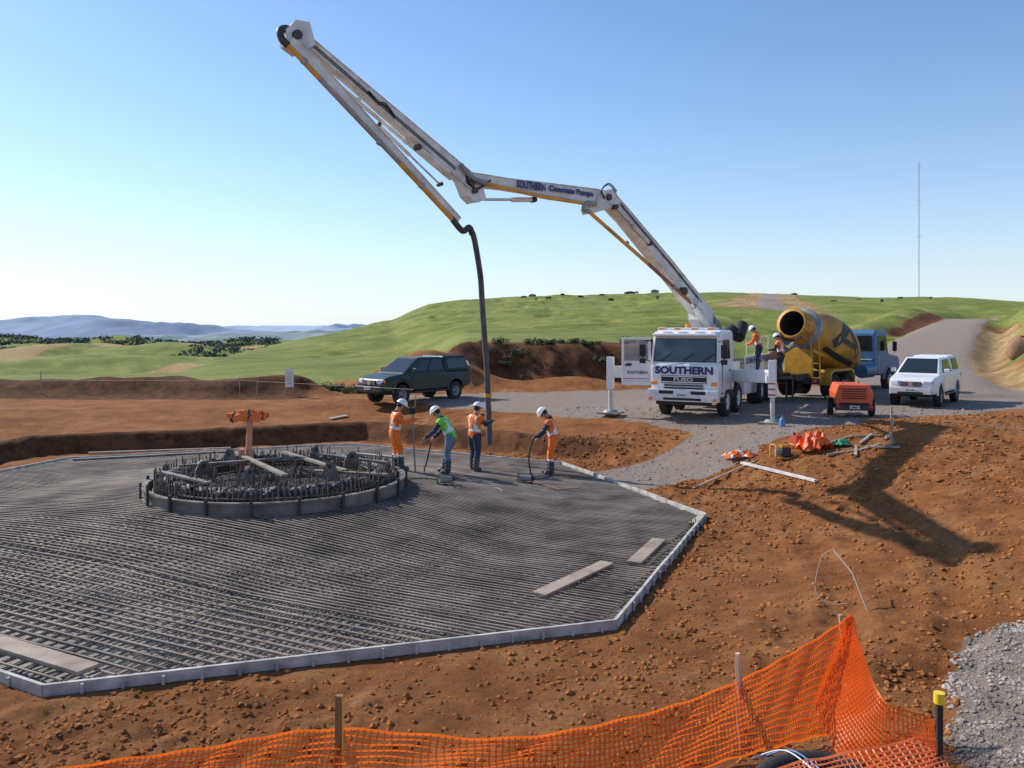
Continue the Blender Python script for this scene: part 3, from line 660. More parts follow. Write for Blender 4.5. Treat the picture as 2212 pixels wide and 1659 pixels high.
text('SOUTHERN',1.2,.22,(1.172,4.8,1.8),(math.pi/2,0,math.pi/2),BLUETXT,sp_,bold=.03)
b_=MB(); b_.box((-1.14,6.5,1.6),(.05,4.6,.6)); b_.obj('side_panel',WHITE,T,bevel=.01)
for x_ in (-1.1,1.1):
    b_=MB()
    for y_ in (4.6,6,7.4,8.8): b_.tube([(x_,y_,1.9),(x_,y_,2.7)],.018,6)
    b_.tube([(x_,4.6,2.7),(x_,8.8,2.7)],.018,6); b_.tube([(x_,4.6,2.3),(x_,8.8,2.3)],.015,6)
    b_.obj('handrail',WHITE,T)
b_=MB(); b_.hexa([(-.6,9.4,.9),(.6,9.4,.9),(.6,10.1,.9),(-.6,10.1,.9),(-.95,9.2,1.6),(.95,9.2,1.6),(.95,10.6,1.6),(-.95,10.6,1.6)])
for i in range(8): b_.box((-.8+i*.23,9.9,1.62),(.03,1.3,.03))
b_.obj('hopper',GREY,T,bevel=.02)
b_=MB(); b_.cyl((0,3.3,1.0),(0,3.3,1.75),.62,24,1); b_.cyl((0,3.3,1.75),(0,3.3,1.9),.72,28,0); b_.cyl((0,3.3,1.9),(0,3.3,2.5),.45,20,1,r1=.4)
b_.box((-.1,3.4,2.75),(.5,.6,1.3),0,(0,math.radians(4),0),(.8,.7)); b_.cyl((.35,3.6,2.5),(.65,4.3,2.95),.28,18,2); b_.cyl((.9,4.1,2.7),(.9,4.7,3.15),.24,16,2)
b_.tube([(.3,3.0,2.0),(.6,2.9,2.6),(.4,3.1,3.2),(.1,3.2,3.5)],.09,10,1)
b_.obj('turret',[DARK,GREY,BLACK],T,bevel=.02)
for sd,foot in ((-1,(-2.75,.3)),(1,(2.95,-.2))):
    e=bpy.data.objects.new('outrigger',None); COL.objects.link(e); e.parent=T
    b_=MB(); b_.beam((sd*.75,2.75,1.35),(foot[0],foot[1],1.5),.3,.42,0); b_.beam((foot[0]-sd*.6,foot[1]+.75,1.48),(foot[0]+sd*.02,foot[1]-.03,1.5),.24,.34,0); b_.obj('arm',WHITE,e,bevel=.02)
    b_=MB(); b_.box((foot[0],foot[1],1.45),(.22,.22,1.15),0); b_.cyl((foot[0],foot[1],.1),(foot[0],foot[1],.95),.075,14,1)
    b_.obj('leg',[WHITE,M('off_white_leg',(.6,.58,.52),.5)],e,bevel=.01)
    b_=MB(); b_.cyl((foot[0],foot[1],.05),(foot[0],foot[1],.14),.3,16,0,r1=.2); b_.box((foot[0],foot[1],.03),(.75,.75,.06),1); b_.obj('foot_plate',[GREY,TIMG],e)
b_=MB()
for i in range(6): b_.box((2.95,-.315,.92+i*.09),(.22,.012,.05),i%2)
b_.box((2.95,-.312,1.145),(.23,.006,.6),1)
b_.obj('hazard_stripe',[REDP,WHITE],T)
# boom in its slewing plane
BE=Vector((-8.1,-6.4,0)).normalized(); BN=Vector((.62,-.785,0)); B0=Vector((7.4,30.9,0))
def PW(s,z,l=0): return B0+BE*s+BN*l+Vector((0,0,z))
def arm(name,A,B,prof,w,l0=0,mat=BOOMW):
    d=Vector((B[0]-A[0],B[1]-A[1])); L_=d.length; d/=L_; n=Vector((-d.y,d.x))
    if n.y<0: n=-n
    def pt(f,o,l): q=Vector(A)+d*(f*L_)+n*o; return PW(q.x,q.y,l)
    b_=MB(); k=len(prof)
    for i in range(k-1):
        f0,t0,o0=prof[i];f1,t1,o1=prof[i+1]
        b_.hexa([pt(f0,-o0,l0-w/2),pt(f1,-o1,l0-w/2),pt(f1,-o1,l0+w/2),pt(f0,-o0,l0+w/2),pt(f0,t0,l0-w/2),pt(f1,t1,l0-w/2),pt(f1,t1,l0+w/2),pt(f0,t0,l0+w/2)])
        for (a0,a1) in ((t0,t1),(-o0,-o1)):
            b_.beam(pt(f0,a0,l0),pt(f1,a1,l0),w+.06,.025,0,up=(pt(0,1,0)-pt(0,0,0)))
    b_.obj(name,mat,T,inv=TI,bevel=.012)
arm('boom_arm',(.3,4.35),(5.45,8.35),[(-.04,.22,.22),(.08,.32,.26),(.45,.32,.2),(.85,.25,.18),(1.0,.2,.26)],.4)
arm('boom_arm',(5.45,8.3),(11.2,8.3),[(-.03,.18,.26),(.1,.22,.26),(.4,.2,.2),(.75,.16,.15),(.9,.18,.16),(1.02,.18,.16)],.34)
arm('boom_arm',(10.9,8.1),(16.3,11.35),[(-.02,.18,.24),(.06,.27,.18),(.2,.25,.15),(.7,.17,.1),(.95,.13,.12),(1.02,.12,.1)],.28)
arm('boom_arm',(16.5,11.0),(11.6,7.05),[(-.02,.13,.13),(.1,.15,.11),(.5,.1,.09),(.9,.08,.08),(1.0,.07,.07)],.2,.26)
def bt(name,pts,r,mat,n=8,par=None):
    b_=MB(); b_.tube([PW(*p) for p in pts],r,n); return b_.obj(name,mat,par or T,inv=TI)
def smoothp(P,k=6):
    P=[Vector(p) for p in P]; out=[]
    for i in range(len(P)-1):
        a=P[max(i-1,0)];b=P[i];c=P[i+1];d=P[min(i+2,len(P)-1)]
        for j in range(k):
            t=j/k; out.append(.5*((2*b)+(c-a)*t+(2*a-5*b+4*c-d)*t*t+(3*b-a-3*c+d)*t**3))
    return out+[P[-1]]
LS=.3
bt('delivery_pipe',[(6.5,7.72,LS),(3.75,6.2,LS)],.065,YELP); bt('delivery_pipe',[(3.75,6.2,LS),(1.0,4.62,LS)],.065,RUST)
bt('delivery_pipe',smoothp([(6.5,7.72,LS),(6.75,7.8,LS),(6.6,8.0,LS),(6.2,8.0,LS)]),.075,GREY)
bt('delivery_pipe',[(6.2,7.98,LS-.05),(8.4,8.02,LS-.05),(10.6,8.2,LS-.05)],.06,YELP)
bt('delivery_pipe',smoothp([(10.6,8.2,LS),(11.1,8.3,LS),(11.5,8.65,LS-.05)]),.075,GREY)
bt('delivery_pipe',[(11.5,8.3,-.24),(16.3,11.1,-.24)],.06,BOOMW)
bt('delivery_pipe',smoothp([(16.3,11.25,.05),(16.62,11.38,.15),(16.86,11.25,.28),(16.86,11.02,.38),(16.72,10.88,.42)]),.095,DARK,10)
bt('delivery_pipe',[(16.8,10.95,.42),(15.9,10.22,.42)],.06,YELP); bt('delivery_pipe',[(15.9,10.22,.42),(13.6,8.4,.42)],.06,M('grey_brown_pipe',(.35,.3,.26),.6)); bt('delivery_pipe',[(13.6,8.4,.42),(11.8,6.95,.42)],.062,YELP)
bt('delivery_pipe',smoothp([(11.9,7.05,.42),(11.5,6.75,.35),(11.2,6.88,.25),(11.05,6.7,.2)]),.09,DARK,10)
for (s_,z_,l_) in [(4.8,6.82,LS),(2.4,5.43,LS),(16.3,10.58,.42),(14.2,8.88,.42),(12.9,7.87,.42),(14.5,10.05,-.24),(13,9.2,-.24)]:
    b_=MB(); c0=PW(s_,z_,l_); b_.box(c0,(.14,.14,.16),0,(0,.6,.3)); b_.obj('pipe_clamp',GREY if l_>0 else BOOMW,T,inv=TI,bevel=.02)
def plateb(name,pts,w,l0,mat=BOOMW):
    b_=MB(); n=len(pts); vs=[PW(p[0],p[1],l0-w/2) for p in pts]+[PW(p[0],p[1],l0+w/2) for p in pts]
    b_.add(vs,[list(range(n)),[n+i for i in range(n)][::-1]]+[(i,(i+1)%n,n+(i+1)%n,n+i) for i in range(n)]); return b_.obj(name,mat,T,inv=TI,bevel=.01)
plateb('elbow_bracket',[(11.45,8.3),(10.7,8.2),(10.55,7.75),(10.95,7.62),(11.2,7.8)],.4,0)
plateb('elbow_bracket',[(5.9,8.45),(5.3,8.6),(4.95,8.2),(5.5,7.95),(6.3,7.7),(6.4,7.85),(6.1,8.1)],.42,0)
plateb('elbow_bracket',[(1.0,5.2),(0.2,4.7),(.0,3.9),(.5,3.6),(1.0,4.3)],.46,0)
plateb('elbow_bracket',[(16.1,11.62),(16.45,11.6),(16.72,11.3),(16.7,10.95),(16.4,10.8),(15.95,11.1)],.36,.12)
b_=MB(); b_.tube([PW(16.45,11.22,-.12),PW(16.45,11.22,.4)],.12,16); b_.obj('pivot_pin',DARK,T,inv=TI)
b_=MB(); b_.tube([PW(11.1,8.15,-.26),PW(11.1,8.15,.26)],.11,16); b_.obj('pivot_pin',DARK,T,inv=TI)
b_=MB(); b_.tube([PW(5.55,8.3,-.28),PW(5.55,8.3,.28)],.11,16); b_.obj('pivot_pin',DARK,T,inv=TI)
def hyd(A,B,l,f=.55,r=.085):
    A=Vector(A);B=Vector(B);Cc=A.lerp(B,f); b_=MB(); b_.tube([PW(A.x,A.y,l),PW(Cc.x,Cc.y,l)],r,12,0); b_.tube([PW(Cc.x,Cc.y,l),PW(B.x,B.y,l)],r*.55,10,1)
    b_.tube([PW(A.x,A.y,l-.1),PW(A.x,A.y,l+.1)],r*1.2,12,2); b_.tube([PW(B.x,B.y,l-.1),PW(B.x,B.y,l+.1)],r*1.2,12,2); b_.obj('hydraulic_cylinder',[BOOMW,CHROME,DARK],T,inv=TI)
hyd((8.6,7.95),(10.75,7.75),0,.4,.075); hyd((3.6,6.9),(5.3,8.0),.26,.5,.07); hyd((.4,3.9),(1.9,5.3),.3,.6,.12); hyd((12.9,8.95),(11.0,7.95),.22,.55,.07)
hyd((13.9,9.5),(11.9,8.1),-.2,.5,.05)
for P in ([(5.2,8.5,.22),(5.6,8.7,.26),(5.95,8.45,.28),(5.8,8.2,.28)],[(10.4,8.3,.2),(10.9,8.0,.24),(11.2,8.1,.24),(11.3,8.5,.2)],
          [(14.4,10.2,.17),(14.1,9.95,.2),(13.9,9.95,.18),(13.6,9.65,.17)]):
    for k in range(2): bt('hydraulic_hose',smoothp([(a,b+.04*k,c+.03*k) for a,b,c in P]),.018,BLACK,6)
for o_ in (0,.06):
    bt('hydraulic_hose',[(.8,4.9+o_,.23),(2.2,6.0+o_,.23),(5.0,8.1+o_,.23)],.013,BLACK,5); bt('hydraulic_hose',[(11.6,8.5+o_,.16),(14,9.92+o_,.16),(16.2,11.25+o_,.16)],.013,BLACK,5)
xax=-BE; yax=Vector((0,0,1))
mt=Matrix((xax,yax,BN)).transposed().to_4x4()
def btxt(s,sx,z_,w,h):
    mm=mt.copy(); mm.translation=PW(sx,z_,.225); text(s,w,h,None,TI@mm,BLUETXT,T,bold=.05)
btxt('SOUTHERN',8.85,8.33,1.14,.24); btxt('Concrete Pumps',7.2,8.31,1.9,.24)
hose=[(11.05,6.75,.2),(10.95,6.45,.2),(10.76,5.5,.2),(10.66,4.7,.15),(10.56,3.8,.12),(10.46,2.9,.1),(10.38,2.0,.05),(10.3,1.2,0),(10.28,.55,0)]
bt('end_hose',smoothp(hose),.085,M('grey_rubber_hose',(.1,.095,.09),.7,var=.4),12)
b_=MB(); c0=PW(10.37,1.95,.05); b_.cyl(c0,c0+Vector((0,0,.12)),.11,12); b_.obj('hose_clamp',YELP,T,inv=TI)
bt('cable',smoothp([(11.1,6.6,.3),(11.0,6.2,.33),(10.9,5.8,.3),(10.76,5.4,.3)]),.012,BLACK,5)
# ---------------------------------------------------------------- mixer truck
ML=(13.3,36.3,HZf(14.5,37)); MR=-math.radians(45)
K=thing('concrete_mixer_truck','blue truck with dirty yellow concrete mixer drum backed to pump','concrete mixer truck',ML,MR)
DY=M('yellow_drum_paint',(.56,.255,.018),.55,var=.4,scale=1.3,dirt=.5,dirtcol=(.16,.11,.06)); BLUEP=M('blue_truck_paint',(.06,.17,.33),.4,var=.2,dirt=.4)
da=Vector((0,-5.0,1.4)).normalized(); d0=Vector((0,2.8,1.75))
dprof=[(0,.5),(.05,.8),(.5,1.0),(1.2,1.18),(2.3,1.22),(3.0,1.14),(4.0,.86),(4.7,.66),(5.1,.62),(5.12,.67),(5.22,.67),(5.22,.54),(5.0,.5),(4.2,.55),(3.4,.4)]
b_=MB(); b_.rev(dprof[:12],d0,da,40); b_.rev(dprof[11:],d0,da,40,1); b_.tube([d0+da*3.5,d0+da*3.52],.45,24,1); b_.cyl(d0-da*.3,d0+da*.05,.35,20,1); b_.obj('drum',[DY,BLACK],K)
b_=MB(); b_.rev([(4.15,.82),(4.25,.87),(4.25,.91),(4.4,.91),(4.4,.8),(4.5,.72)],d0,da,32); b_.obj('drum_collar',GREY,K)
b_=MB()
for i in range(14): # dried splash streaks inside the mouth rim
    a=i*.45; v0=d0+da*5.2; b_.tube([v0+(Vector((1,0,0))*math.cos(a)+Vector((1,0,0)).cross(da)*math.sin(a))*.6,d0+da*(5.2-.3-.2*(i%3))+(Vector((1,0,0))*math.cos(a)+Vector((1,0,0)).cross(da)*math.sin(a))*(.66+.02*(i%3))],[.05,.02],6)
b_.obj('concrete_crust',M('dried_concrete',(.3,.27,.23),.9),K)['kind']='stuff'
dx=Vector((1,0,0)); dn=dx.cross(da).normalized()
def onD(t,ang,o=.014):
    r_=np.interp(t,[p[0] for p in dprof[:9]],[p[1] for p in dprof[:9]])+o
    return d0+da*t+(dx*math.cos(ang)+dn*math.sin(ang))*r_
def stripe(t0,a0,t1,a1,w,B,n=14):
    vs=[];fs=[]
    for i in range(n+1):
        f=i/n; t=t0+(t1-t0)*f; a=a0+(a1-a0)*f; dt,dang=(t1-t0),(a1-a0)*1.2; l=math.hypot(dt,dang); ox,oa=-dang/l*w/2,dt/l*w/2/1.2
        vs+=[onD(t+ox,a+oa),onD(t-ox,a-oa)]
    for i in range(n): fs.append((2*i,2*i+1,2*i+3,2*i+2))
    B.add(vs,fs)
upsgn=1 if dn.z>0 else -1
def S(t0,h0,t1,h1,w,B): stripe(t0,upsgn*h0,t1,upsgn*h1,w,B)
b_=MB(); S(1.0,-.35,2.15,.68,.42,b_); S(3.3,-.35,2.15,.68,.42,b_); S(1.5,-.05,2.8,-.05,.24,b_); S(.9,-.68,3.6,-.7,.26,b_)
b_.obj('emblem',M('faded_black_paint',(.03,.028,.025),.6,var=.5,scale=6),K,label='black letter A logo on the yellow drum')
b_=MB(); b_.box((-.42,1.6,.92),(.14,9,.28)); b_.box((.42,1.6,.92),(.14,9,.28)); b_.box((0,1.6,.85),(.8,8.4,.12)); b_.obj('chassis',DARK,K)
b_=MB(); b_.box((0,-1.6,1.5),(1.2,.2,1.2),0); b_.box((0,3.3,1.45),(1.1,.35,1.0),0); b_.beam((-.6,-1.6,2.0),(-.6,2.9,1.1),.1,.14); b_.beam((.6,-1.6,2.0),(.6,2.9,1.1),.1,.14)
b_.obj('drum_frame',YEL,K,bevel=.02)
b_=MB(); b_.tube([(.75,-1.9,.7),(.75,-2.1,2.6)],.03,6); b_.tube([(1.1,-1.9,.7),(1.1,-2.1,2.6)],.03,6)
for i in range(6): b_.tube([(.75,-1.93-.03*i,.9+i*.3),(1.1,-1.93-.03*i,.9+i*.3)],.02,6)
b_.obj('ladder',YEL,K)
CH=M('grimy_chute',(.2,.17,.14),.7)
b_=MB(); vs=[]
for i in range(7):
    a_=math.pi*i/6; vs+=[(-.3*math.cos(a_),-2.35,2.35-.25*math.sin(a_)),(-.24*math.cos(a_)-.3,-3.5,1.75-.2*math.sin(a_))]
b_.add(vs,[(2*i,2*i+1,2*i+3,2*i+2) for i in range(6)],0,True); b_.obj('chute',CH,K)
b_=MB(); vs=[]
for i in range(7):
    a_=math.pi*i/6; vs+=[(-.58*math.cos(a_),-2.1,3.05-.55*math.sin(a_)),(-.32*math.cos(a_),-2.65,2.5-.3*math.sin(a_))]
b_.add(vs,[(2*i,2*i+1,2*i+3,2*i+2) for i in range(6)],0,True); b_.obj('discharge_hopper',CH,K)
for sd in (1,-1):
    b_=MB(); b_.extr([(-1.25,.55),(-1.2,1.1),(-.9,1.22),(.9,1.22),(1.2,1.1),(1.25,.55),(1.15,.55),(1.1,1.0),(.85,1.12),(-.85,1.12),(-1.1,1.0),(-1.15,.55)],'x',sd*.7,sd*1.22); b_.obj('mudguard',YEL,K)
for y_ in (-.65,.65):
    for sd in (1,-1): wheel(K,sd*.95,y_,.5,.52,YEL,sd)
for sd in (1,-1): wheel(K,sd*1.02,5.4,.5,.3,PLATE,sd)
prof=[(3.75,.85),(3.75,2.75),(3.95,2.88),(5.1,2.85),(5.35,1.9),(5.4,1.75),(6.6,1.62),(6.75,1.4),(6.78,.75)]+arc(5.4,.5,.62,.35,math.pi-.35)+[(4.6,.75)]
b_=MB(); b_.extr(prof,'x',-1.1,1.1); b_.obj('cab',BLUEP,K,bevel=.08,seg=3)
for sd in (1,-1):
    b_=MB(); b_.add([(sd*1.115,4.05,1.9),(sd*1.115,5.12,1.9),(sd*1.115,4.98,2.6),(sd*1.115,4.05,2.6)],[(0,1,2,3) if sd>0 else (3,2,1,0)]); b_.obj('side_window',GLASS,K)
b_=MB(); b_.add([(-.95,3.738,1.9),(.95,3.738,1.9),(.95,3.738,2.6),(-.95,3.738,2.6)],[(0,1,2,3)]); b_.obj('back_window',GLASS,K)
b_=MB(); b_.add([(-1,5.365,1.95),(1,5.365,1.95),(.95,5.13,2.75),(-.95,5.13,2.75)],[(3,2,1,0)]); b_.obj('windshield',GLASS,K)
for sd in (1,-1):
    d_=MB(); d_.box((sd*1.104,4.55,1.35),(.014,1.0,.9)); q=d_.obj('door',BLUEP,K,bevel=.005); h_=MB(); h_.box((sd*1.12,4.2,1.6),(.03,.16,.05)); h_.obj('handle',CHROME,q)
    f_=MB(); pts=arc(5.4,.5,.66,.1,math.pi-.1,11); f_.tube([(sd*1.08,a_,c_) for a_,c_ in pts],.08,8); f_.obj('arch_flare',BLUEP,K)
    m_=MB(); m_.tube([(sd*1.1,5.2,2.4),(sd*1.4,5.3,2.4),(sd*1.4,5.3,1.8)],.02,6); m_.box((sd*1.4,5.3,2.1),(.18,.07,.45)); m_.obj('mirror',BLACK,K)
for i in range(3): b_=MB(); b_.box((-.6+.6*i,4.2,2.93),(.12,.08,.07)); b_.obj('marker_light',ORANGEL,K,bevel=.01)
b_=MB(); b_.box((0,3.745,1.5),(1.9,.03,.04)); b_.obj('trim_strip',PLATE,K)
b_=MB(); b_.cyl((-.95,3.55,1.2),(-.95,3.55,3.1),.07,12); b_.obj('exhaust_stack',CHROME,K)
b_=MB(); b_.cyl((1.0,2.4,1.0),(1.0,3.5,1.0),.3,18); b_.obj('fuel_tank',BLUEP,K)
b_=MB(); b_.box((0,-2.0,.75),(2.1,.1,.25),0); b_.obj('tail_board',DARK,K)
for sd in (1,-1): b_=MB(); b_.box((sd*.9,-2.06,.75),(.2,.03,.12)); b_.obj('tail_light',REDP,K)
# ---------------------------------------------------------------- compressor trailer
GL=(11.4,27.6,HZf(11.4,27.8)); G=thing('air_compressor','orange towable compressor on a two wheel trailer','compressor',GL,-math.radians(14))
G.scale=(.85,.85,.9)
OR=M('orange_red_paint',(.85,.12,.03),.4,var=.12,dirt=.3)
b_=MB(); b_.extr([(-.66,.45),(-.7,.9),(-.58,1.22),(.58,1.22),(.7,.9),(.66,.45)],'y',0,1.9); b_.obj('hood',OR,G,bevel=.05)
b_=MB()
for i in range(5): b_.box((0,-.006,.72+i*.085),(.9,.02,.035),0)
b_.box((0,-.004,.52),(1.1,.02,.08),0); b_.obj('vent_grille',BLACK,G)
b_=MB(); b_.box((0,.9,.38),(1.3,2.0,.14),0); b_.box((0,-.08,.36),(1.4,.08,.16),0); b_.obj('trailer_frame',DARK,G)
for sd in (1,-1):
    wheel(G,sd*.78,.95,.32,.2,GREY,sd); b_=MB(); b_.box((sd*.78,.95,.68),(.24,.8,.04)); b_.obj('mudguard',DARK,G,bevel=.01)
    b_=MB(); b_.box((sd*.6,-.13,.42),(.16,.04,.1)); b_.obj('tail_light',REDP,G)
b_=MB(); b_.box((0,-.13,.4),(.36,.012,.12)); pp=b_.obj('number_plate',PLATE,G); text('GM867',.3,.08,(0,-.14,.4),(math.pi/2,0,0),PLT,pp)
b_=MB(); b_.tube([(0,1.9,.38),(0,3.0,.38)],.05,8); b_.obj('drawbar',DARK,G)
b_=MB(); b_.tube([(-.3,.9,1.2),(-.3,.9,1.32),(.3,.9,1.32),(.3,.9,1.2)],.02,6); b_.obj('lifting_bar',DARK,G)
# ---------------------------------------------------------------- people
HAIR=M('dark_hair',(.04,.025,.015),.9)
def person(label,loc,rz,lean=10,hands=((-.3,.3,1.0),(.3,.3,1.0)),feet=((-.14,0),(.14,.05)),headp=25,vest=HIO,trou=HIO,sleeve=NAVY,boot=GUM,sq=0,turn=0,grp='construction workers',stripes=True):
    P=thing('person',label,'person',loc,rz,group=grp)
    la=math.radians(lean); sn,cs_=math.sin(la),math.cos(la)
    pel=Vector((0,-.05-.12*sn,.95-sq)); ax=Vector((0,sn,cs_)); fw_=Vector((0,cs_,-sn))
    V=[];R=[];E=[]
    def av(p,r,par=None):
        V.append(Vector(p)); R.append(r if isinstance(r,tuple) else (r,r)); i=len(V)-1
        if par is not None: E.append((par,i))
        return i
    root=av(pel,(.15,.12))
    s1=av(pel+ax*.13,(.145,.115),root); s2=av(pel+ax*.26,(.15,.12),s1); s3=av(pel+ax*.4,(.165,.12),s2); s4=av(pel+ax*.5,(.1,.085),s3)
    nk=av(pel+ax*.57,(.058,.058),s4)
    ha=math.radians(lean*.6+headp); hx=Vector((0,math.sin(ha),math.cos(ha)))
    h1=av(V[nk]+hx*.07+fw_*.01,(.075,.085),nk); h2=av(V[nk]+hx*.15+fw_*.02,(.08,.1),h1); h3=av(V[nk]+hx*.225+fw_*.01,(.065,.08),h2)
    hf=Vector((0,math.cos(ha),-math.sin(ha)))
    for k,sd in enumerate((-1,1)):
        hip=av(pel+Vector((sd*.1,0,-.06)),(.105,.11),root); ft=feet[k]; ank=Vector((ft[0],ft[1]-.02,.1)); kn=(V[hip]+ank)/2+Vector((0,.05+sq*.8,.02))
        mid=av(V[hip].lerp(kn,.5),(.085,.09),hip); ki=av(kn,(.062,.065),mid); cf_=av(kn.lerp(ank,.4)+Vector((0,-.015,0)),(.058,.062),ki); ai=av(ank,(.05,.055),cf_); hl=av((ank.x,ank.y+.02,.05),(.045,.05),ai); av((ank.x+sd*.01,ank.y+.17,.045),(.045,.038),hl)
        sh=av(pel+ax*.45+Vector((sd*.185,0,0)),(.07,.07),s3); hd=Vector(hands[k]); S0=V[sh]; dv=hd-S0
        L_=dv.length; mx_=.56
        if L_>mx_: hd=S0+dv*(mx_/L_); dv=hd-S0; L_=mx_
        bend=math.sqrt(max(.29**2-(L_/2)**2,0)); el=S0+dv/2+(Vector((sd*.5,-.6,-.6)).normalized())*bend
        u1=av(S0.lerp(el,.5),.056,sh); ei=av(el,.047,u1); f1=av(el.lerp(hd,.5),.042,ei); wi=av(hd,.03,f1)
        dd=(hd-el).normalized(); side=dd.cross(Vector((0,0,1)))
        if side.length<.1: side=Vector((1,0,0))
        side.normalize(); dn_=side.cross(dd)
        pm_=av(hd+dd*.05,(.034,.02),wi)
        for j,(off,ln) in enumerate(((-.027,.07),(-.009,.08),(.009,.075),(.027,.06))):
            a_=av(hd+dd*.085+side*off,.0095,pm_); b__=av(hd+dd*(.085+ln*.45)+side*off-dn_*.015,.0088,a_); av(hd+dd*(.085+ln*.6)+side*off-dn_*.045,.008,b__)
        t1=av(hd+dd*.03-side*sd*.035-dn_*.01,.011,wi); av(hd+dd*.07-side*sd*.045-dn_*.035,.009,t1)
    me=bpy.data.meshes.new('body'); me.from_pydata([tuple(v) for v in V],E,[]); o=bpy.data.objects.new('b',me); COL.objects.link(o)
    md=o.modifiers.new('s','SKIN')
    for i,sv in enumerate(me.skin_vertices[0].data): sv.radius=R[i]; sv.use_root=(i==0)
    md.use_smooth_shade=True
    sb=o.modifiers.new('u','SUBSURF'); sb.levels=2; sb.render_levels=2
    dg=bpy.context.evaluated_depsgraph_get(); bm=bpy.data.meshes.new_from_object(o.evaluated_get(dg)); bpy.data.objects.remove(o)
    co=np.zeros(len(bm.vertices)*3); bm.vertices.foreach_get('co',co); co=co.reshape(-1,3)
    nr=np.zeros(len(bm.vertices)*3); bm.vertices.foreach_get('normal',nr); nr=nr.reshape(-1,3)
    seg=[(np.array(V[a]),np.array(V[b])) for a,b in E]; D=[]
    for (a,b),(ea,eb) in zip(seg,E):
        d_=b-a; t_=np.clip(((co-a)@d_)/(d_@d_),0,1); D.append(np.linalg.norm(co-(a+t_[:,None]*d_),axis=1)-.6*(R[ea][0]+R[eb][0])/2)
    nb_=np.argmin(np.array(D),axis=0)
    kinds=['torso' if b in (s1,s2,s3,s4) else 'head' if b in (nk,h1,h2,h3) else 'x' for a,b in E]
    idx=[i for i,k in enumerate(kinds) if k=='x']; half=len(idx)//2
    for h in range(2):
        for j,i in enumerate(idx[h*half:(h+1)*half]):
            kinds[i]= 'hipp' if j==0 else 'leg' if j<4 else 'boot' if j<7 else 'shoulder' if j==7 else 'arm' if j<=11 else 'hand'
    vk=[kinds[i] for i in nb_]
    bm.materials.append(SKIN)
    bm.name='body'; bo=bpy.data.objects.new('body',bm); COL.objects.link(bo); bo.parent=P
    for p_ in bm.polygons: p_.use_smooth=True
    def shell(name,ks,off,mats,fn=None):
        b_=MB(); mp={}
        for p_ in bm.polygons:
            vs_=list(p_.vertices)
            if sum(vk[v] in ks for v in vs_)*2>=len(vs_):
                f=[]
                for v in vs_:
                    if v not in mp: mp[v]=len(b_.v); b_.v.append(tuple(co[v]+nr[v]*(off+.006*math.sin(co[v][2]*70+co[v][0]*40))))
                    f.append(mp[v])
                c_=np.mean([co[v] for v in vs_],axis=0)
                b_.f.append(f); b_.m.append(fn(c_) if fn else 0); b_.s.append(True)
        if b_.f: return b_.obj(name,mats,P)
    def vf(c_):
        a_=float((c_-np.array(pel))@np.array(ax))
        if .1<a_<.16: return 1
        if a_>=.16 and .08<abs(c_[0])<.125: return 1
        return 0
    shell('jacket',('torso','shoulder','arm','hipp'),.014,[sleeve])
    shell('safety_vest',('torso','shoulder'),.03,[vest,REFL],vf)
    def tf(c_): return 1 if (stripes and .36<c_[2]<.42) else 0
    shell('trousers',('leg','hipp','boot'),.022,[trou,REFL],tf)
    shell('boots',('boot',),.034,[boot])
    hc=V[h2]+hx*.045; Rm=Matrix((Vector((1,0,0)),hf,hx)).transposed()
    t_=MB(); t_.ball((0,0,0),(.125,.148,.135),18,0,half=True); t_.tube([(.13*math.cos(a),.15*math.sin(a)+(.03 if math.sin(a)>.3 else 0),0) for a in np.linspace(0,2*math.pi,25)],.012,6,0,caps=False)
    t_.box((0,.155,-.004),(.17,.07,.014),0)
    t_.v=[tuple(Rm@Vector(v)+hc) for v in t_.v]; t_.obj('helmet',HELM,P)
    for sx in (-.032,.032): e_=MB(); e_.ball(V[h2]+hf*.092+Vector((sx,0,0))+hx*.005,.012,8,0); e_.obj('eye',PLT,P)
    e_=MB(); e_.ball(V[h2]+hf*.105-hx*.03,(.014,.022,.022),8); e_.obj('nose',SKIN,P)
    e_=MB(); e_.ball(V[h2]+hf*.092-hx*.075,(.025,.01,.008),8); e_.obj('mouth',RUST,P)
    for sx in (-1,1): e_=MB(); e_.ball(V[h2]+Vector((sx*.085,0,0))-hx*.02,(.012,.02,.03),8); e_.obj('ear',SKIN,P)
    e_=MB(); e_.ball(V[h2]-hf*.03-hx*.01,(.087,.085,.09),12); e_.obj('hair',HAIR,P)
    return P
def wz(x_,y_): return Zs(x_,y_)+.01
def PP(label,x_,y_,*a,**k):
    p_=person(label,(x_,y_,wz(x_,y_)),*a,**k); p_.scale=(1.04,1.04,1.04); return p_
PP('worker in orange vest and orange trousers holding a pole',-3.05,22.0,math.radians(-70),8,((-.15,.36,1.22),(.25,.42,1.3)),((-.15,0),(.13,.1)),25,HIO,HIO,HIO)
PP('worker in green vest, jeans and rubber boots stooping over a hose',-1.72,22.0,math.radians(75),32,((-.22,.5,.92),(.2,.45,.85)),((-.16,-.05),(.16,.15)),20,HIG,JEANS,NAVY,stripes=False)
PP('worker in orange vest and navy overalls guiding the pump hose',-1.0,23.0,math.radians(-40),6,((-.12,.42,1.45),(.2,.42,1.3)),((-.15,.05),(.15,-.15)),15,HIO,NAVY,NAVY,stripes=False)
PP('worker in orange vest and orange trousers looking down holding vibrator hose',1.06,22.6,math.radians(80),14,((-.12,.4,.98),(.18,.38,.9)),((-.12,0),(.12,.08)),45,HIO,HIO,NAVY)
person('worker in orange vest standing on the pump truck deck',(9.75,32.9,2.32),math.radians(60),15,((-.15,.4,1.0),(.2,.4,1.0)),headp=30,trou=NAVY,sleeve=HIO,stripes=False)
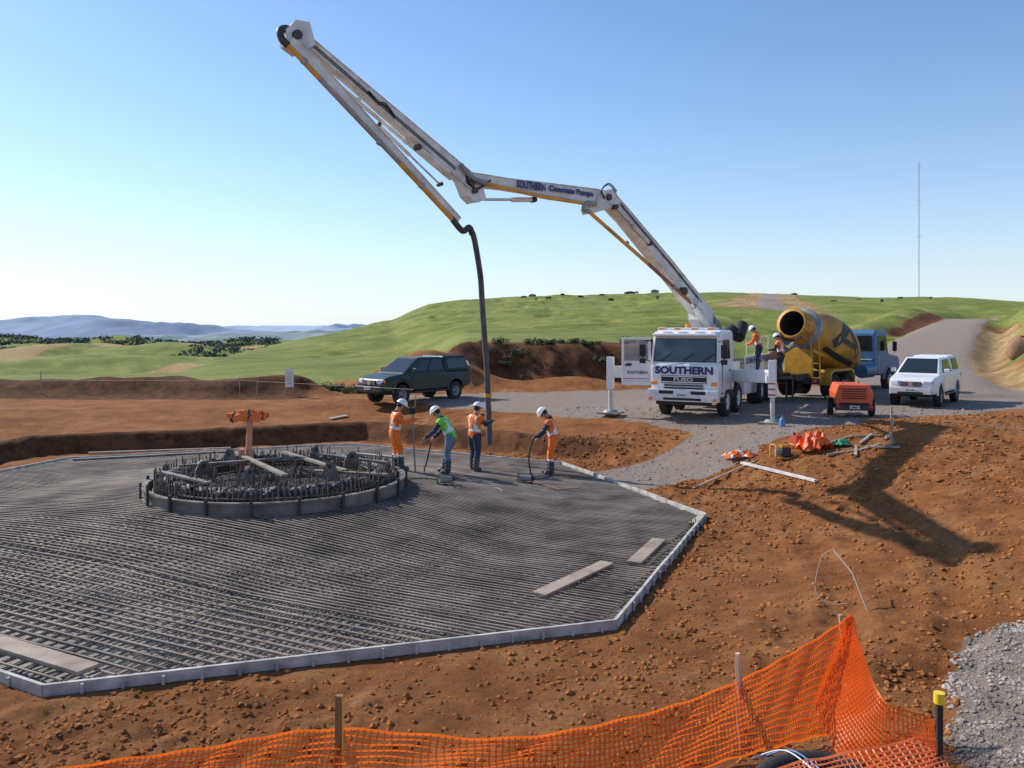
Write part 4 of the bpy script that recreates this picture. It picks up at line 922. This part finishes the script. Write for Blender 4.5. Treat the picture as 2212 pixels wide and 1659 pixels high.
person('worker in orange vest standing beside the hopper below the chute',(11.05,34.2,1.98),math.radians(50),10,((-.15,.4,1.1),(.2,.4,1.1)),headp=20,trou=NAVY,sleeve=NAVY,stripes=False)
b_=MB(); b_.box((11.05,34.2,1.93),(.9,.9,.06),0)
for a,c in ((-.4,-.4),(.4,-.4),(.4,.4),(-.4,.4)): b_.box((11.05+a,34.2+c,1.45),(.06,.06,.95),0)
b_.obj('standing_platform',DARK,label='steel working platform beside the pump hopper',cat='platform')
tl=thing('concrete_rod','long pole with a dark head held by a worker','pole',(-2.55,21.85,wz(-2.55,21.85)),0)
b_=MB(); b_.tube([(0,0,0),(-.08,.0,1.55)],.02,8); b_.obj('shaft',TIMG,tl); b_=MB(); b_.box((-.08,0,1.6),(.16,.1,.18)); b_.obj('head',BLACK,tl,bevel=.02)
def hoseobj(label,pts,r,mat,name='vibrator_hose'):
    b_=MB(); b_.tube(smoothp(pts,8),r,8); return b_.obj(name,mat,label=label,cat='hose',group='concrete vibrator hoses')
hoseobj("black vibrator hose looping down from a worker's hands",[(-2.15,22.0,.95),(-2.25,22.0,.5),(-2.3,21.8,.2),(-2.0,21.5,.16),(-1.7,21.2,.16),(-1.6,20.3,.15)],.022,BLACK)
hoseobj("black vibrator hose hanging from a worker's hands onto the rebar",[(.72,22.65,1.0),(.58,22.6,.95),(.46,22.5,.5),(.5,22.3,.1),(.5,21.8,.06),(.38,21.5,.08)],.022,BLACK)
hoseobj('pale hose lying in a loop across the rebar',[(-2.6,20.3,.3),(-2.1,20.6,.26),(-1.0,20.5,.12),(-.3,20.1,.09),(-.35,19.4,.08),(-.9,19.1,.09),(-1.2,19.5,.1)],.02,PB)
hoseobj('reddish cable lying on the rebar mat',[(.4,21.2,.08),(.9,20.7,.06),(1.2,20.2,.06),(1.7,20.4,.06)],.012,RUST)
def vib(x_,y_,a):
    e=thing('vibrator_motor','small grey and black vibrator drive motor resting on the rebar','vibrator',(x_,y_,Zs(x_,y_)+.03),a,group='vibrator motors')
    b_=MB(); b_.cyl((-.15,0,.1),(.15,0,.1),.08,16,0); b_.cyl((.15,0,.1),(.22,0,.1),.05,12,1); b_.obj('motor_case',[GREY,BLACK],e)
    b_=MB()
    for sy in (-.1,.1): b_.tube([(-.2,sy,0),(.18,sy,0),(.18,sy,.2),(-.2,sy,.2),(-.2,sy,0)],.012,6)
    for sx in (-.2,.18): b_.tube([(sx,-.1,.2),(sx,.1,.2)],.012,6)
    b_.obj('cage',BLACK,e)
vib(-1.6,20.0,.3); vib(.35,21.3,-.2)
# ---------------------------------------------------------------- loose site items
def gz(x_,y_): return (x_,y_,HZf(x_,y_))
cloth('orange_jacket','crumpled orange hi-vis jacket lying on the gravel edge','jacket',gz(6.3,22.9),1.0,.6,.2,[HIO,REFL],3,.3)
cloth('orange_tarpaulin','bunched bright orange tarpaulin on brown soil','tarpaulin',gz(8.05,22.0),1.0,.75,.55,[M('orange_tarp',(.95,.13,.02),.5)],4,.5)
cloth('green_cloth','small heap of green cloth on the soil','cloth',gz(8.75,22.0),.5,.4,.18,[M('green_cloth',(.05,.3,.16),.7)],5)
z0=HZf(7.8,22.7); e=thing('fuel_can','red plastic fuel can standing on soil','fuel can',(7.8,22.7,z0),.3)
b_=MB(); b_.box((0,0,.17),(.24,.32,.3),0,None,(.85,.75)); b_.tube([(0,-.1,.33),(0,-.1,.4),(0,.1,.4),(0,.1,.33)],.018,6); b_.obj('body',REDP,e,bevel=.03); b_=MB(); b_.cyl((0,.1,.32),(0,.12,.4),.03,10); b_.obj('cap',BLACK,e)
e=thing('power_unit','yellow framed petrol engine power unit on soil','generator',(7.15,21.9,HZf(7.15,21.9)),.2); e.scale=(.85,.85,.85)
b_=MB()
for sy in (-.18,.18): b_.tube([(-.32,sy,.02),(.32,sy,.02),(.32,sy,.42),(-.32,sy,.42),(-.32,sy,.02)],.02,6)
for sx in (-.32,.32): b_.tube([(sx,-.18,.42),(sx,.18,.42)],.02,6)
b_.obj('frame',YELP,e); b_=MB(); b_.box((.08,0,.2),(.3,.26,.28),0); b_.cyl((-.25,0,.18),(-.05,0,.18),.1,14,1); b_.box((.05,0,.37),(.26,.2,.08),2); b_.obj('engine',[DARK,GREY,YELP],e,bevel=.02)
e=thing('gas_bottle','small blue gas bottle standing on gravel','gas bottle',(8.35,25.6,HZf(8.35,25.6)),0)
b_=MB(); b_.tube([(0,0,0),(0,0,.2),(0,0,.27),(0,0,.29)],[.09,.09,.05,.02],14); b_.obj('tank',M('blue_bottle',(.08,.25,.5),.4),e); b_=MB(); b_.cyl((0,0,.28),(0,0,.34),.025,8); b_.obj('valve',CHROME,e)
random.seed(5)
for i in range(9):
    cx_,cy_=9.1+random.uniform(-.6,.9),21.6+random.uniform(-.7,.9); a=random.uniform(-.6,1.2); l_=random.uniform(.4,.9)
    plank((cx_-l_/2*math.cos(a),cy_-l_/2*math.sin(a)),(cx_+l_/2*math.cos(a),cy_+l_/2*math.sin(a)),.07,.05,[TIM,PB,TIMG][i%3],'short timber offcut in a scattered pile on soil',name='timber_offcut',grp='timber offcuts')
def stake(x_,y_,h,r_,mat,label,lean=(0,0),cap=None,w=.045,name='survey_stake',grp='survey stakes',z0=None):
    z_=HZf(x_,y_) if z0 is None else z0; e=thing(name,label,'stake',(x_,y_,z_),r_,group=grp)
    b_=MB(); b_.beam((0,0,-.15),(lean[0],lean[1],h),w,w*.8); b_.obj('shaft',mat,e,bevel=.003)
    if cap: b_=MB(); b_.cyl((lean[0],lean[1],h-.04),(lean[0],lean[1],h+.05),w*.9,12); b_.obj('cap',cap,e,bevel=.005)
    return e,z_
YC=M('yellow_plastic',(.85,.6,.03),.4,var=.05)
e,zz_=stake(9.75,21.3,1.0,0,TIM,'pale wooden stake in brown soil with string tied on')
stake(9.9,21.9,.5,0,TIM,'pale wooden stake in brown soil with string tied on',(.2,0))
for (x_,y_) in ((-11.6,35.4),(-11.0,35.6),(-20.5,36),(-3.6,30.2)): stake(x_,y_,.95,0,TIM,'thin wooden survey stake in the soil',(random.uniform(-.1,.1),0),w=.035)
def string(label,pts,r=.006): b_=MB(); b_.tube(pts,r,4); return b_.obj('string_line',TIM,label=label,cat='string line',group='string lines')
string('pale string line tied to a stake over the soil',[(9.75,21.3,zz_+.75),(12.5,20.2,zz_+.55),(16,18.9,zz_+.7)],.009)
string('thin string line strung between stakes across the soil',[(-20.5,36,1.7),(-11.6,35.4,1.75),(-3.6,30.2,1.75)],.009)
e=thing('notice_board','small white notice board on two posts in the soil','sign',(-9.75,36.3,HZf(-9.75,36.3)),.1)
b_=MB(); b_.box((0,0,.75),(.36,.03,.8)); b_.obj('board',PLATE,e)
for sx in (-.15,.15): b_=MB(); b_.box((sx,.03,.35),(.04,.04,1.0)); b_.obj('post',TIM,e)
b_=MB()
for i in range(7): b_.box((random.uniform(-.02,.02),-.018,.5+i*.08),(.22,.004,.02))
b_.obj('faded_print',GREY,e)
b_=MB(); b_.ball((0,0,.4),(.8,.7,.75),14,0,rough=.1); b_.obj('boulder',M('brown_rock',(.32,.17,.1),.9,bump=.5,bscale=6),label='rough brown boulder on top of the road bank',cat='boulder',loc=(28.6,46.5,HZf(28.6,46.5)-.1))
b_=MB(); z0=HZf(4.8,11.2); b_.tube([(4.82,11.15,z0-.05),(4.72,11.5,z0+.45),(4.62,11.9,.95+z0-.3)],.012,6); b_.tube(smoothp([(4.62,11.9,z0+.65),(4.45,11.9,z0+.55),(4.28,11.7,z0+.15),(4.4,11.5,z0+.02),(4.6,11.4,z0+.05)]),.006,5)
b_.obj('bent_rod',TIM,label='thin stick with a bent wire hoop stuck in soil',cat='rod')
# ---------------------------------------------------------------- safety netting
def netting(top,bot,nu,nv,w=.009,seed=0,sag=.03):
    T_=smoothp(top,10);B_=smoothp(bot,10)
    def samp(P,f):
        k=f*(len(P)-1); i=min(int(k),len(P)-2); return P[i].lerp(P[i+1],k-i)
    Gd=[]
    for i in range(nu+1):
        a=samp(T_,i/nu);c=samp(B_,i/nu); row=[]
        for j in range(nv+1):
            f=j/nv; q=a.lerp(c,f); wv=sag*math.sin(i*.13+seed+2.2*f)*math.sin(math.pi*f*.9+.3)+.01*math.sin(i*.6+j*.9)
            row.append(q+Vector((wv*.5,wv,.3*wv)))
        Gd.append(row)
    b_=MB()
    def rib(pts,wd):
        vs=[];n=len(pts)
        for i,p in enumerate(pts):
            d=(pts[min(i+1,n-1)]-pts[max(i-1,0)]).normalized(); s_=d.cross(Vector((.1,1,.15))).normalized()*wd; vs+=[p+s_,p-s_]
        b_.add(vs,[(2*i,2*i+1,2*i+3,2*i+2) for i in range(n-1)])
    for i in range(nu+1): rib(Gd[i],w*.85)
    for j in range(nv+1): rib([Gd[i][j] for i in range(nu+1)],w*(1.6 if j in(0,nv) else 1.0))
    return b_
F_=thing('safety_fence','orange plastic mesh safety fence sagging between stakes','safety fence',(0,7.3,0))
FI=Matrix.Translation((0,7.3,0)).inverted()
top=[(-5.2,6.6,.1),(-3.8,7.0,.27),(-2.6,7.1,.40),(-1.5,7.18,.52),(0,7.4,.33),(1.2,7.7,.40),(2.22,8.0,.6),(2.9,8.2,.85),(3.42,8.35,1.1)]
bot=[(-5.2,6.45,-.1),(-3.8,6.75,-.06),(-2.6,6.8,-.05),(-1.5,6.95,-.06),(0,7.1,-.05),(1.2,7.35,-.02),(2.22,7.75,.02),(2.9,8.0,.05),(3.45,8.15,.08)]
netting(top,bot,195,13).obj('net_panel',NET,F_,inv=FI)
netting([(3.42,8.35,1.1),(3.38,8.0,.85),(3.4,7.6,.6),(3.58,7.05,.68)],[(2.95,8.1,.35),(3.0,7.6,.1),(3.15,7.1,.05),(3.6,6.85,-.05)],40,18,seed=1,sag=.06).obj('net_panel',NET,F_,inv=FI)
netting([(2.0,7.1,.12),(2.5,7.25,.2),(3.0,7.3,.28),(3.6,7.1,.5)],[(1.9,6.4,.1),(2.5,6.5,.2),(3.1,6.5,.15),(3.62,6.6,.1)],36,14,seed=2,sag=.08).obj('net_panel',M('faded_orange_net',(1,.3,.13),.5,transl=.35),F_,inv=FI)
ST=M('brown_stake',(.3,.14,.065),.8)
stake(-1.5,7.15,.8,.2,ST,'brown wooden fence stake holding the orange netting',(.01,.02),w=.06,name='fence_stake',grp='fence stakes',z0=.02)
stake(2.2,7.98,.86,.1,M('salmon_stake',(.72,.42,.27),.8),'pale salmon wooden fence stake holding orange netting',(-.02,.02),w=.05,name='fence_stake',grp='fence stakes',z0=.0)
stake(3.44,8.38,1.08,0,TIM,'pale leaning wooden stake holding the net corner',(-.12,.0),w=.04,name='fence_stake',grp='fence stakes',z0=.02)
stake(3.62,7.02,.84,0,BLACK,'black steel picket with a yellow cap',(0,0),YC,w=.05,name='fence_stake',grp='fence stakes',z0=.02)
stake(-1.455,7.12,.8,0,YC,'thin yellow marker peg beside a fence stake',w=.012,name='marker_peg',grp='fence stakes',z0=.05)
b_=MB(); P_=smoothp([(1.95,6.85,.12),(2.3,7.3,.11),(2.75,7.45,.1),(3.1,7.3,.08)],14); b_.tube(P_,[.085+.012*(i%2) for i in range(len(P_))],14); b_.obj('corrugated_pipe',BLACK,label='black corrugated drain pipe under the netting',cat='pipe')
for k,(mt_,o) in enumerate(((PLATE,0),(M('blue_cable',(.1,.25,.6),.5),.06))):
    b_=MB(); b_.tube(smoothp([(2.2+o,7.6,.05),(2.45+o,7.45,.2),(2.6+o,7.1,.2),(2.7+o,6.9,.2)]),.007,6); b_.obj('cable',mt_,label='white cable over the drain pipe' if k==0 else 'blue cable over the drain pipe',cat='cable')
# ---------------------------------------------------------------- clods and stones
def scatter(name,n,region,size,mat,maskf,seed,lab,cat,mx=2.2):
    rs=np.random.RandomState(seed); X_=rs.uniform(region[0],region[1],n); Y_=region[2]+(region[3]-region[2])*rs.rand(n)**1.4
    g_,v_,k_,t_=masks(X_,Y_); zz=terrain(X_,Y_)+detail(X_,Y_,g_,v_); dd=octd(X_,Y_)
    ok=np.nonzero(maskf(g_,v_,dd,X_,Y_,rs))[0]
    base=np.array([(1,0,0),(-1,0,0),(0,1,0),(0,-1,0),(0,0,1),(0,0,-1),(.6,.6,.5),(-.6,.5,.6),(.5,-.6,.6),(-.6,-.6,.4)])
    fc=[(4,6,7),(4,7,9),(4,9,8),(4,8,6),(0,2,6),(2,7,6),(2,1,7),(1,9,7),(1,3,9),(3,8,9),(3,0,8),(0,6,8)]
    b_=MB(); m_=len(ok); s_=size*(.35+rs.rand(m_)**4*mx)*(1+.04*(Y_[ok]-8))
    Pn=base[None]*rs.uniform(.7,1.25,(m_,10,3))*(rs.uniform(.7,1.2,(m_,1,3))*s_[:,None,None]); Pn[:,:,2]*=.75
    a=rs.rand(m_)*6.28; c_,q_=np.cos(a)[:,None],np.sin(a)[:,None]
    xx=Pn[:,:,0]*c_-Pn[:,:,1]*q_+X_[ok][:,None]; yy=Pn[:,:,0]*q_+Pn[:,:,1]*c_+Y_[ok][:,None]; zz_=Pn[:,:,2]+zz[ok][:,None]
    b_.v=[tuple(v) for v in np.stack([xx,yy,zz_],-1).reshape(-1,3)]
    for i in range(m_):
        for f in fc: b_.f.append([f[0]+i*10,f[1]+i*10,f[2]+i*10])
    b_.m=[0]*len(b_.f); b_.s=[False]*len(b_.f)
    return b_.obj(name,mat,kind='stuff',label=lab,cat=cat)
CL=M('soil_clod',(.36,.14,.045),.95,var=.35,scale=1.2,bump=.5,bscale=30,spec=.1)
scatter('soil_clods',90000,(-9,14,7.2,27),.0145,CL,lambda g,v,d,x_,y_,rs:(d>.08)&(v<.5)&((fbm(x_,y_,1.6,3,0)+rs.rand(len(x_))*.45)>.62),1,'scattered brown soil clods','soil',3.0)
GS=M('grey_stone',(.34,.29,.245),.9,var=.6,scale=3)
scatter('gravel_stones',12000,(2,18,11,32),.014,GS,lambda g,v,d,x_,y_,rs:(d>.1)&(v>.45),2,'loose grey road gravel','gravel')
scatter('gravel_stones',24000,(3.5,8,6.5,11),.016,GS,lambda g,v,d,x_,y_,rs:(d>.1)&(v>.3),3,'pile of loose grey gravel beside the soil','gravel')
# ---------------------------------------------------------------- shrubs, trees
LEAF=[M('leaf_mid',(.06,.1,.025),.8,var=.4),M('leaf_dark',(.03,.055,.018),.8,var=.4),M('leaf_light',(.11,.14,.04),.8,var=.3)]
def foliage(b_,c,r,n,rs,s):
    for _ in range(n):
        v=rs.normal(size=3); v/=np.linalg.norm(v); q=rs.rand()**.4; p=np.array(c)+v*np.array(r)*q
        a=rs.normal(size=3); a/=np.linalg.norm(a); e_=np.cross(a,v+.01); e_/=np.linalg.norm(e_)+1e-6
        l_=s*rs.uniform(.6,1.4); mi=1 if v[2]<-.1 or q<.6 else (2 if rs.rand()<.3 else 0)
        b_.add([p-e_*l_*.5,p+a*l_,p+e_*l_*.5,p-a*l_*.6],[(0,1,2,3)],mi)
rs=np.random.RandomState(4)
for i in range(28):
    if i<13: px_=1050+i*28+rs.uniform(-14,14); yy_=45.2+rs.uniform(-1.8,1.2)
    else: px_=470+(i-13)*22+rs.uniform(-15,15); yy_=39.3+rs.uniform(-.6,1)
    xx_=(px_-1106)/1790*yy_; zz=HZf(xx_,yy_); b_=MB(); r_=rs.uniform(.28,.58)
    for k in range(5):
        foliage(b_,(xx_+rs.uniform(-1.2,1.2)*r_,yy_+rs.uniform(-.4,.4),zz+r_*rs.uniform(.1,.4)),(r_*.7,r_*.6,r_*.4),90,rs,.06)
    b_.tube([(xx_,yy_,zz-.2),(xx_+.05,yy_,zz+r_*.5)],[.04,.015],5,1); b_.obj('shrub',LEAF,label='low dark green scrubby bush on the earth bank',cat='bush',group='bushes on the bank')
b_=MB(); BL=[M('far_tree_mid',(.09,.115,.09),.9,var=.4,scale=.1),M('far_tree_dark',(.065,.088,.08),.9,scale=.1),M('far_tree_light',(.12,.145,.1),.9,scale=.1)]  # leaf colours greyed to include distance haze
nT=3000; pxs=rs.uniform(-150,600,nT); yys=np.where(np.arange(nT)<1800,rs.uniform(430,600,nT),rs.uniform(760,1000,nT)); xxs=(pxs-1106)/1790*yys
keep=np.nonzero(fbm(xxs,yys,60,3,1)>.45)[0]; zzs=terrain(xxs,yys)
for i in keep:
    xx_,yy_,zz=float(xxs[i]),float(yys[i]),float(zzs[i]); h_=rs.uniform(1.4,3.2) if i<1800 else rs.uniform(2.5,5)
    b_.tube([(xx_,yy_,zz-1),(xx_,yy_,zz+h_*.6)],[.3,.1],4,1,caps=False)
    foliage(b_,(xx_,yy_,zz+h_*.4),(h_*1.5,h_*1.2,h_*.5),13,rs,h_*.42)
b_.obj('tree_line',BL,kind='stuff',label='distant dark bush covering the valley ridges',cat='trees')
def cow():
    b_=MB(); b_.tube([(-1.1,0,1.15),(-.8,0,1.1),(-.2,0,1.02),(.4,0,1.05),(.9,0,1.15),(1.15,0,1.2)],[.22,.36,.42,.4,.33,.18],10)
    b_.tube([(1.0,0,1.2),(1.35,0,.95),(1.55,0,.55)],[.22,.16,.14],8); b_.tube([(1.5,0,.62),(1.72,0,.3)],[.15,.09],8); b_.ball((1.5,.17,.68),(.04,.1,.05),6); b_.ball((1.5,-.17,.68),(.04,.1,.05),6)
    for sx,k in ((-.85,-1),(.75,1)):
        for sy in (-.2,.2): b_.tube([(sx,sy,1.0),(sx+.04*k,sy,.6),(sx-.05,sy,.45),(sx,sy,0)],[.15,.09,.07,.06],7)
    b_.tube([(-1.15,0,1.3),(-1.25,0,.6)],[.03,.04],5); return b_
CB=M('black_hide',(.02,.018,.016),.8); first=None
for (px_,yy_) in ((1132,290),(1158,275),(1185,250),(1215,285),(1255,270),(1300,295),(1320,240),(1375,300),(1765,300),(1800,260),(1855,300),(1905,240),(1945,310),(2010,270),(1480,280),(1420,225)):
    xx_=(px_-1106)/1790*yy_
    if first is None: first=cow().obj('cow',CB); o=first
    else: o=first.copy(); COL.objects.link(o)
    o.location=(xx_,yy_,HZf(xx_,yy_)-.03); o.rotation_euler=(0,0,rs.uniform(0,6.28)); o.scale=(.75,.75,.75); o['label']='black cow grazing on the grassy hill'; o['category']='cow'; o['group']='cows grazing on the hill'
mx0=(1985-1106)/1790*340; mz=HZf(mx0,340)
e=thing('lattice_mast','tall thin lattice measuring mast on the hilltop','mast',(mx0,340,mz))
b_=MB(); Hm=56
tri=[(.3*math.cos(a),.3*math.sin(a)) for a in (0,2.094,4.189)]
for p_ in tri: b_.tube([(*p_,0),(*p_,Hm)],.045,4)
for i in range(int(Hm/1.5)):
    for k in range(3): a_,c_=tri[k],tri[(k+1)%3]; b_.tube([(*a_,i*1.5),(*c_,i*1.5+1.5)],.025,3,caps=False)
b_.obj('tower',M('mast_steel',(.5,.42,.42),.6,var=.3,scale=.1),e)
for zc in (54,40,25): b_=MB(); b_.tube([(-1,0,zc),(1,0,zc)],.04,4); b_.ball((1,0,zc+.15),.15,6); b_.obj('sensor_arm',GREY,e)
def shed(px_,yy_,w,d,h,mat,label):
    xx_=(px_-1106)/1790*yy_; z_=HZf(xx_,yy_)-.2; e=thing('site_shed',label,'shed',(xx_,yy_,z_),random.uniform(-.3,.3),group='hilltop sheds')
    b_=MB(); b_.box((0,0,h/2),(w,d,h)); b_.obj('wall',mat,e); b_=MB(); b_.extr([(-w/2-.2,h),(w/2+.2,h),(0,h+.4)],'y',-d/2-.2,d/2+.2); b_.obj('roof',DARK,e)
    b_=MB(); b_.box((0,-d/2-.02,h*.4),(.7,.04,h*.75)); b_.obj('door',GREY,e)
shed(1360,346,4,3,.9,DARK,'low dark shed on the hill crest'); shed(1415,346,3,2.5,1.6,GREY,'grey site shed on the hill crest'); shed(1150,300,2.5,2,.8,RUST,'small brown shed on the hill crest'); shed(1715,346,2.5,2,.8,RUST,'small brown shed on the hill crest')
b_=MB(); b_.box((0,0,0),(1.1,.03,.7),0,(math.radians(-72),math.radians(12),.3)); b_.obj('board_sheet',M('pale_sheet',(.42,.4,.36),.7),label='pale sheet lying on the soil heap',cat='sheet',loc=(-2.7,41.6,HZf(-2.7,41.6)+.12))
# ---------------------------------------------------------------- light, sky, camera
sv=Vector((-1.15,.73,1.0)).normalized()
sl=bpy.data.lights.new('sun','SUN'); sl.energy=5.0; sl.angle=math.radians(.5); sl.color=(1,.95,.87); so=bpy.data.objects.new('sun',sl); COL.objects.link(so)
so.rotation_euler=sv.to_track_quat('Z','Y').to_euler()
w=bpy.data.worlds.new('World'); scene.world=w; w.use_nodes=True; nt=w.node_tree; bg=nt.nodes['Background']; bg.inputs[1].default_value=.14; Nn=nt.nodes; Ln=nt.links
sk=Nn.new('ShaderNodeTexSky'); sk.sky_type='NISHITA'; sk.sun_disc=False; sk.sun_elevation=math.asin(sv.z); sk.sun_rotation=math.atan2(sv.x,sv.y); sk.air_density=1; sk.dust_density=.3; sk.ozone_density=2.0
tcw=Nn.new('ShaderNodeTexCoord'); sxw=Nn.new('ShaderNodeSeparateXYZ'); Ln.new(tcw.outputs['Generated'],sxw.inputs[0])
ab=Nn.new('ShaderNodeMath'); ab.operation='MAXIMUM'; Ln.new(sxw.outputs['Z'],ab.inputs[0]); ab.inputs[1].default_value=0
ml=Nn.new('ShaderNodeMath'); ml.operation='MULTIPLY'; Ln.new(ab.outputs[0],ml.inputs[0]); ml.inputs[1].default_value=-10
ex=Nn.new('ShaderNodeMath'); ex.operation='EXPONENT'; Ln.new(ml.outputs[0],ex.inputs[0])
hz=Nn.new('ShaderNodeMath'); hz.operation='MULTIPLY'; Ln.new(ex.outputs[0],hz.inputs[0]); hz.inputs[1].default_value=.8
tint=Nn.new('ShaderNodeMix'); tint.data_type='RGBA'; tint.blend_type='MULTIPLY'; tint.inputs[0].default_value=1; Ln.new(sk.outputs[0],tint.inputs[6]); tint.inputs[7].default_value=(.88,1.02,1.2,1)
mw=Nn.new('ShaderNodeMix'); mw.data_type='RGBA'; Ln.new(hz.outputs[0],mw.inputs[0]); Ln.new(tint.outputs[2],mw.inputs[6]); mw.inputs[7].default_value=(6.1,6.6,7.1,1)
Ln.new(mw.outputs[2],bg.inputs[0])
cd=bpy.data.cameras.new('camera'); cam=bpy.data.objects.new('camera',cd); COL.objects.link(cam); cam.location=(0,0,4); cam.rotation_euler=(math.pi/2,0,0)
cd.sensor_width=36; cd.lens=36*1790/2212; cd.shift_y=-(829.5-708)/2212; cd.clip_end=150000; cd.clip_start=.1
scene.camera=cam
scene.view_settings.view_transform='Standard'; scene.view_settings.look='None'; scene.view_settings.exposure=0
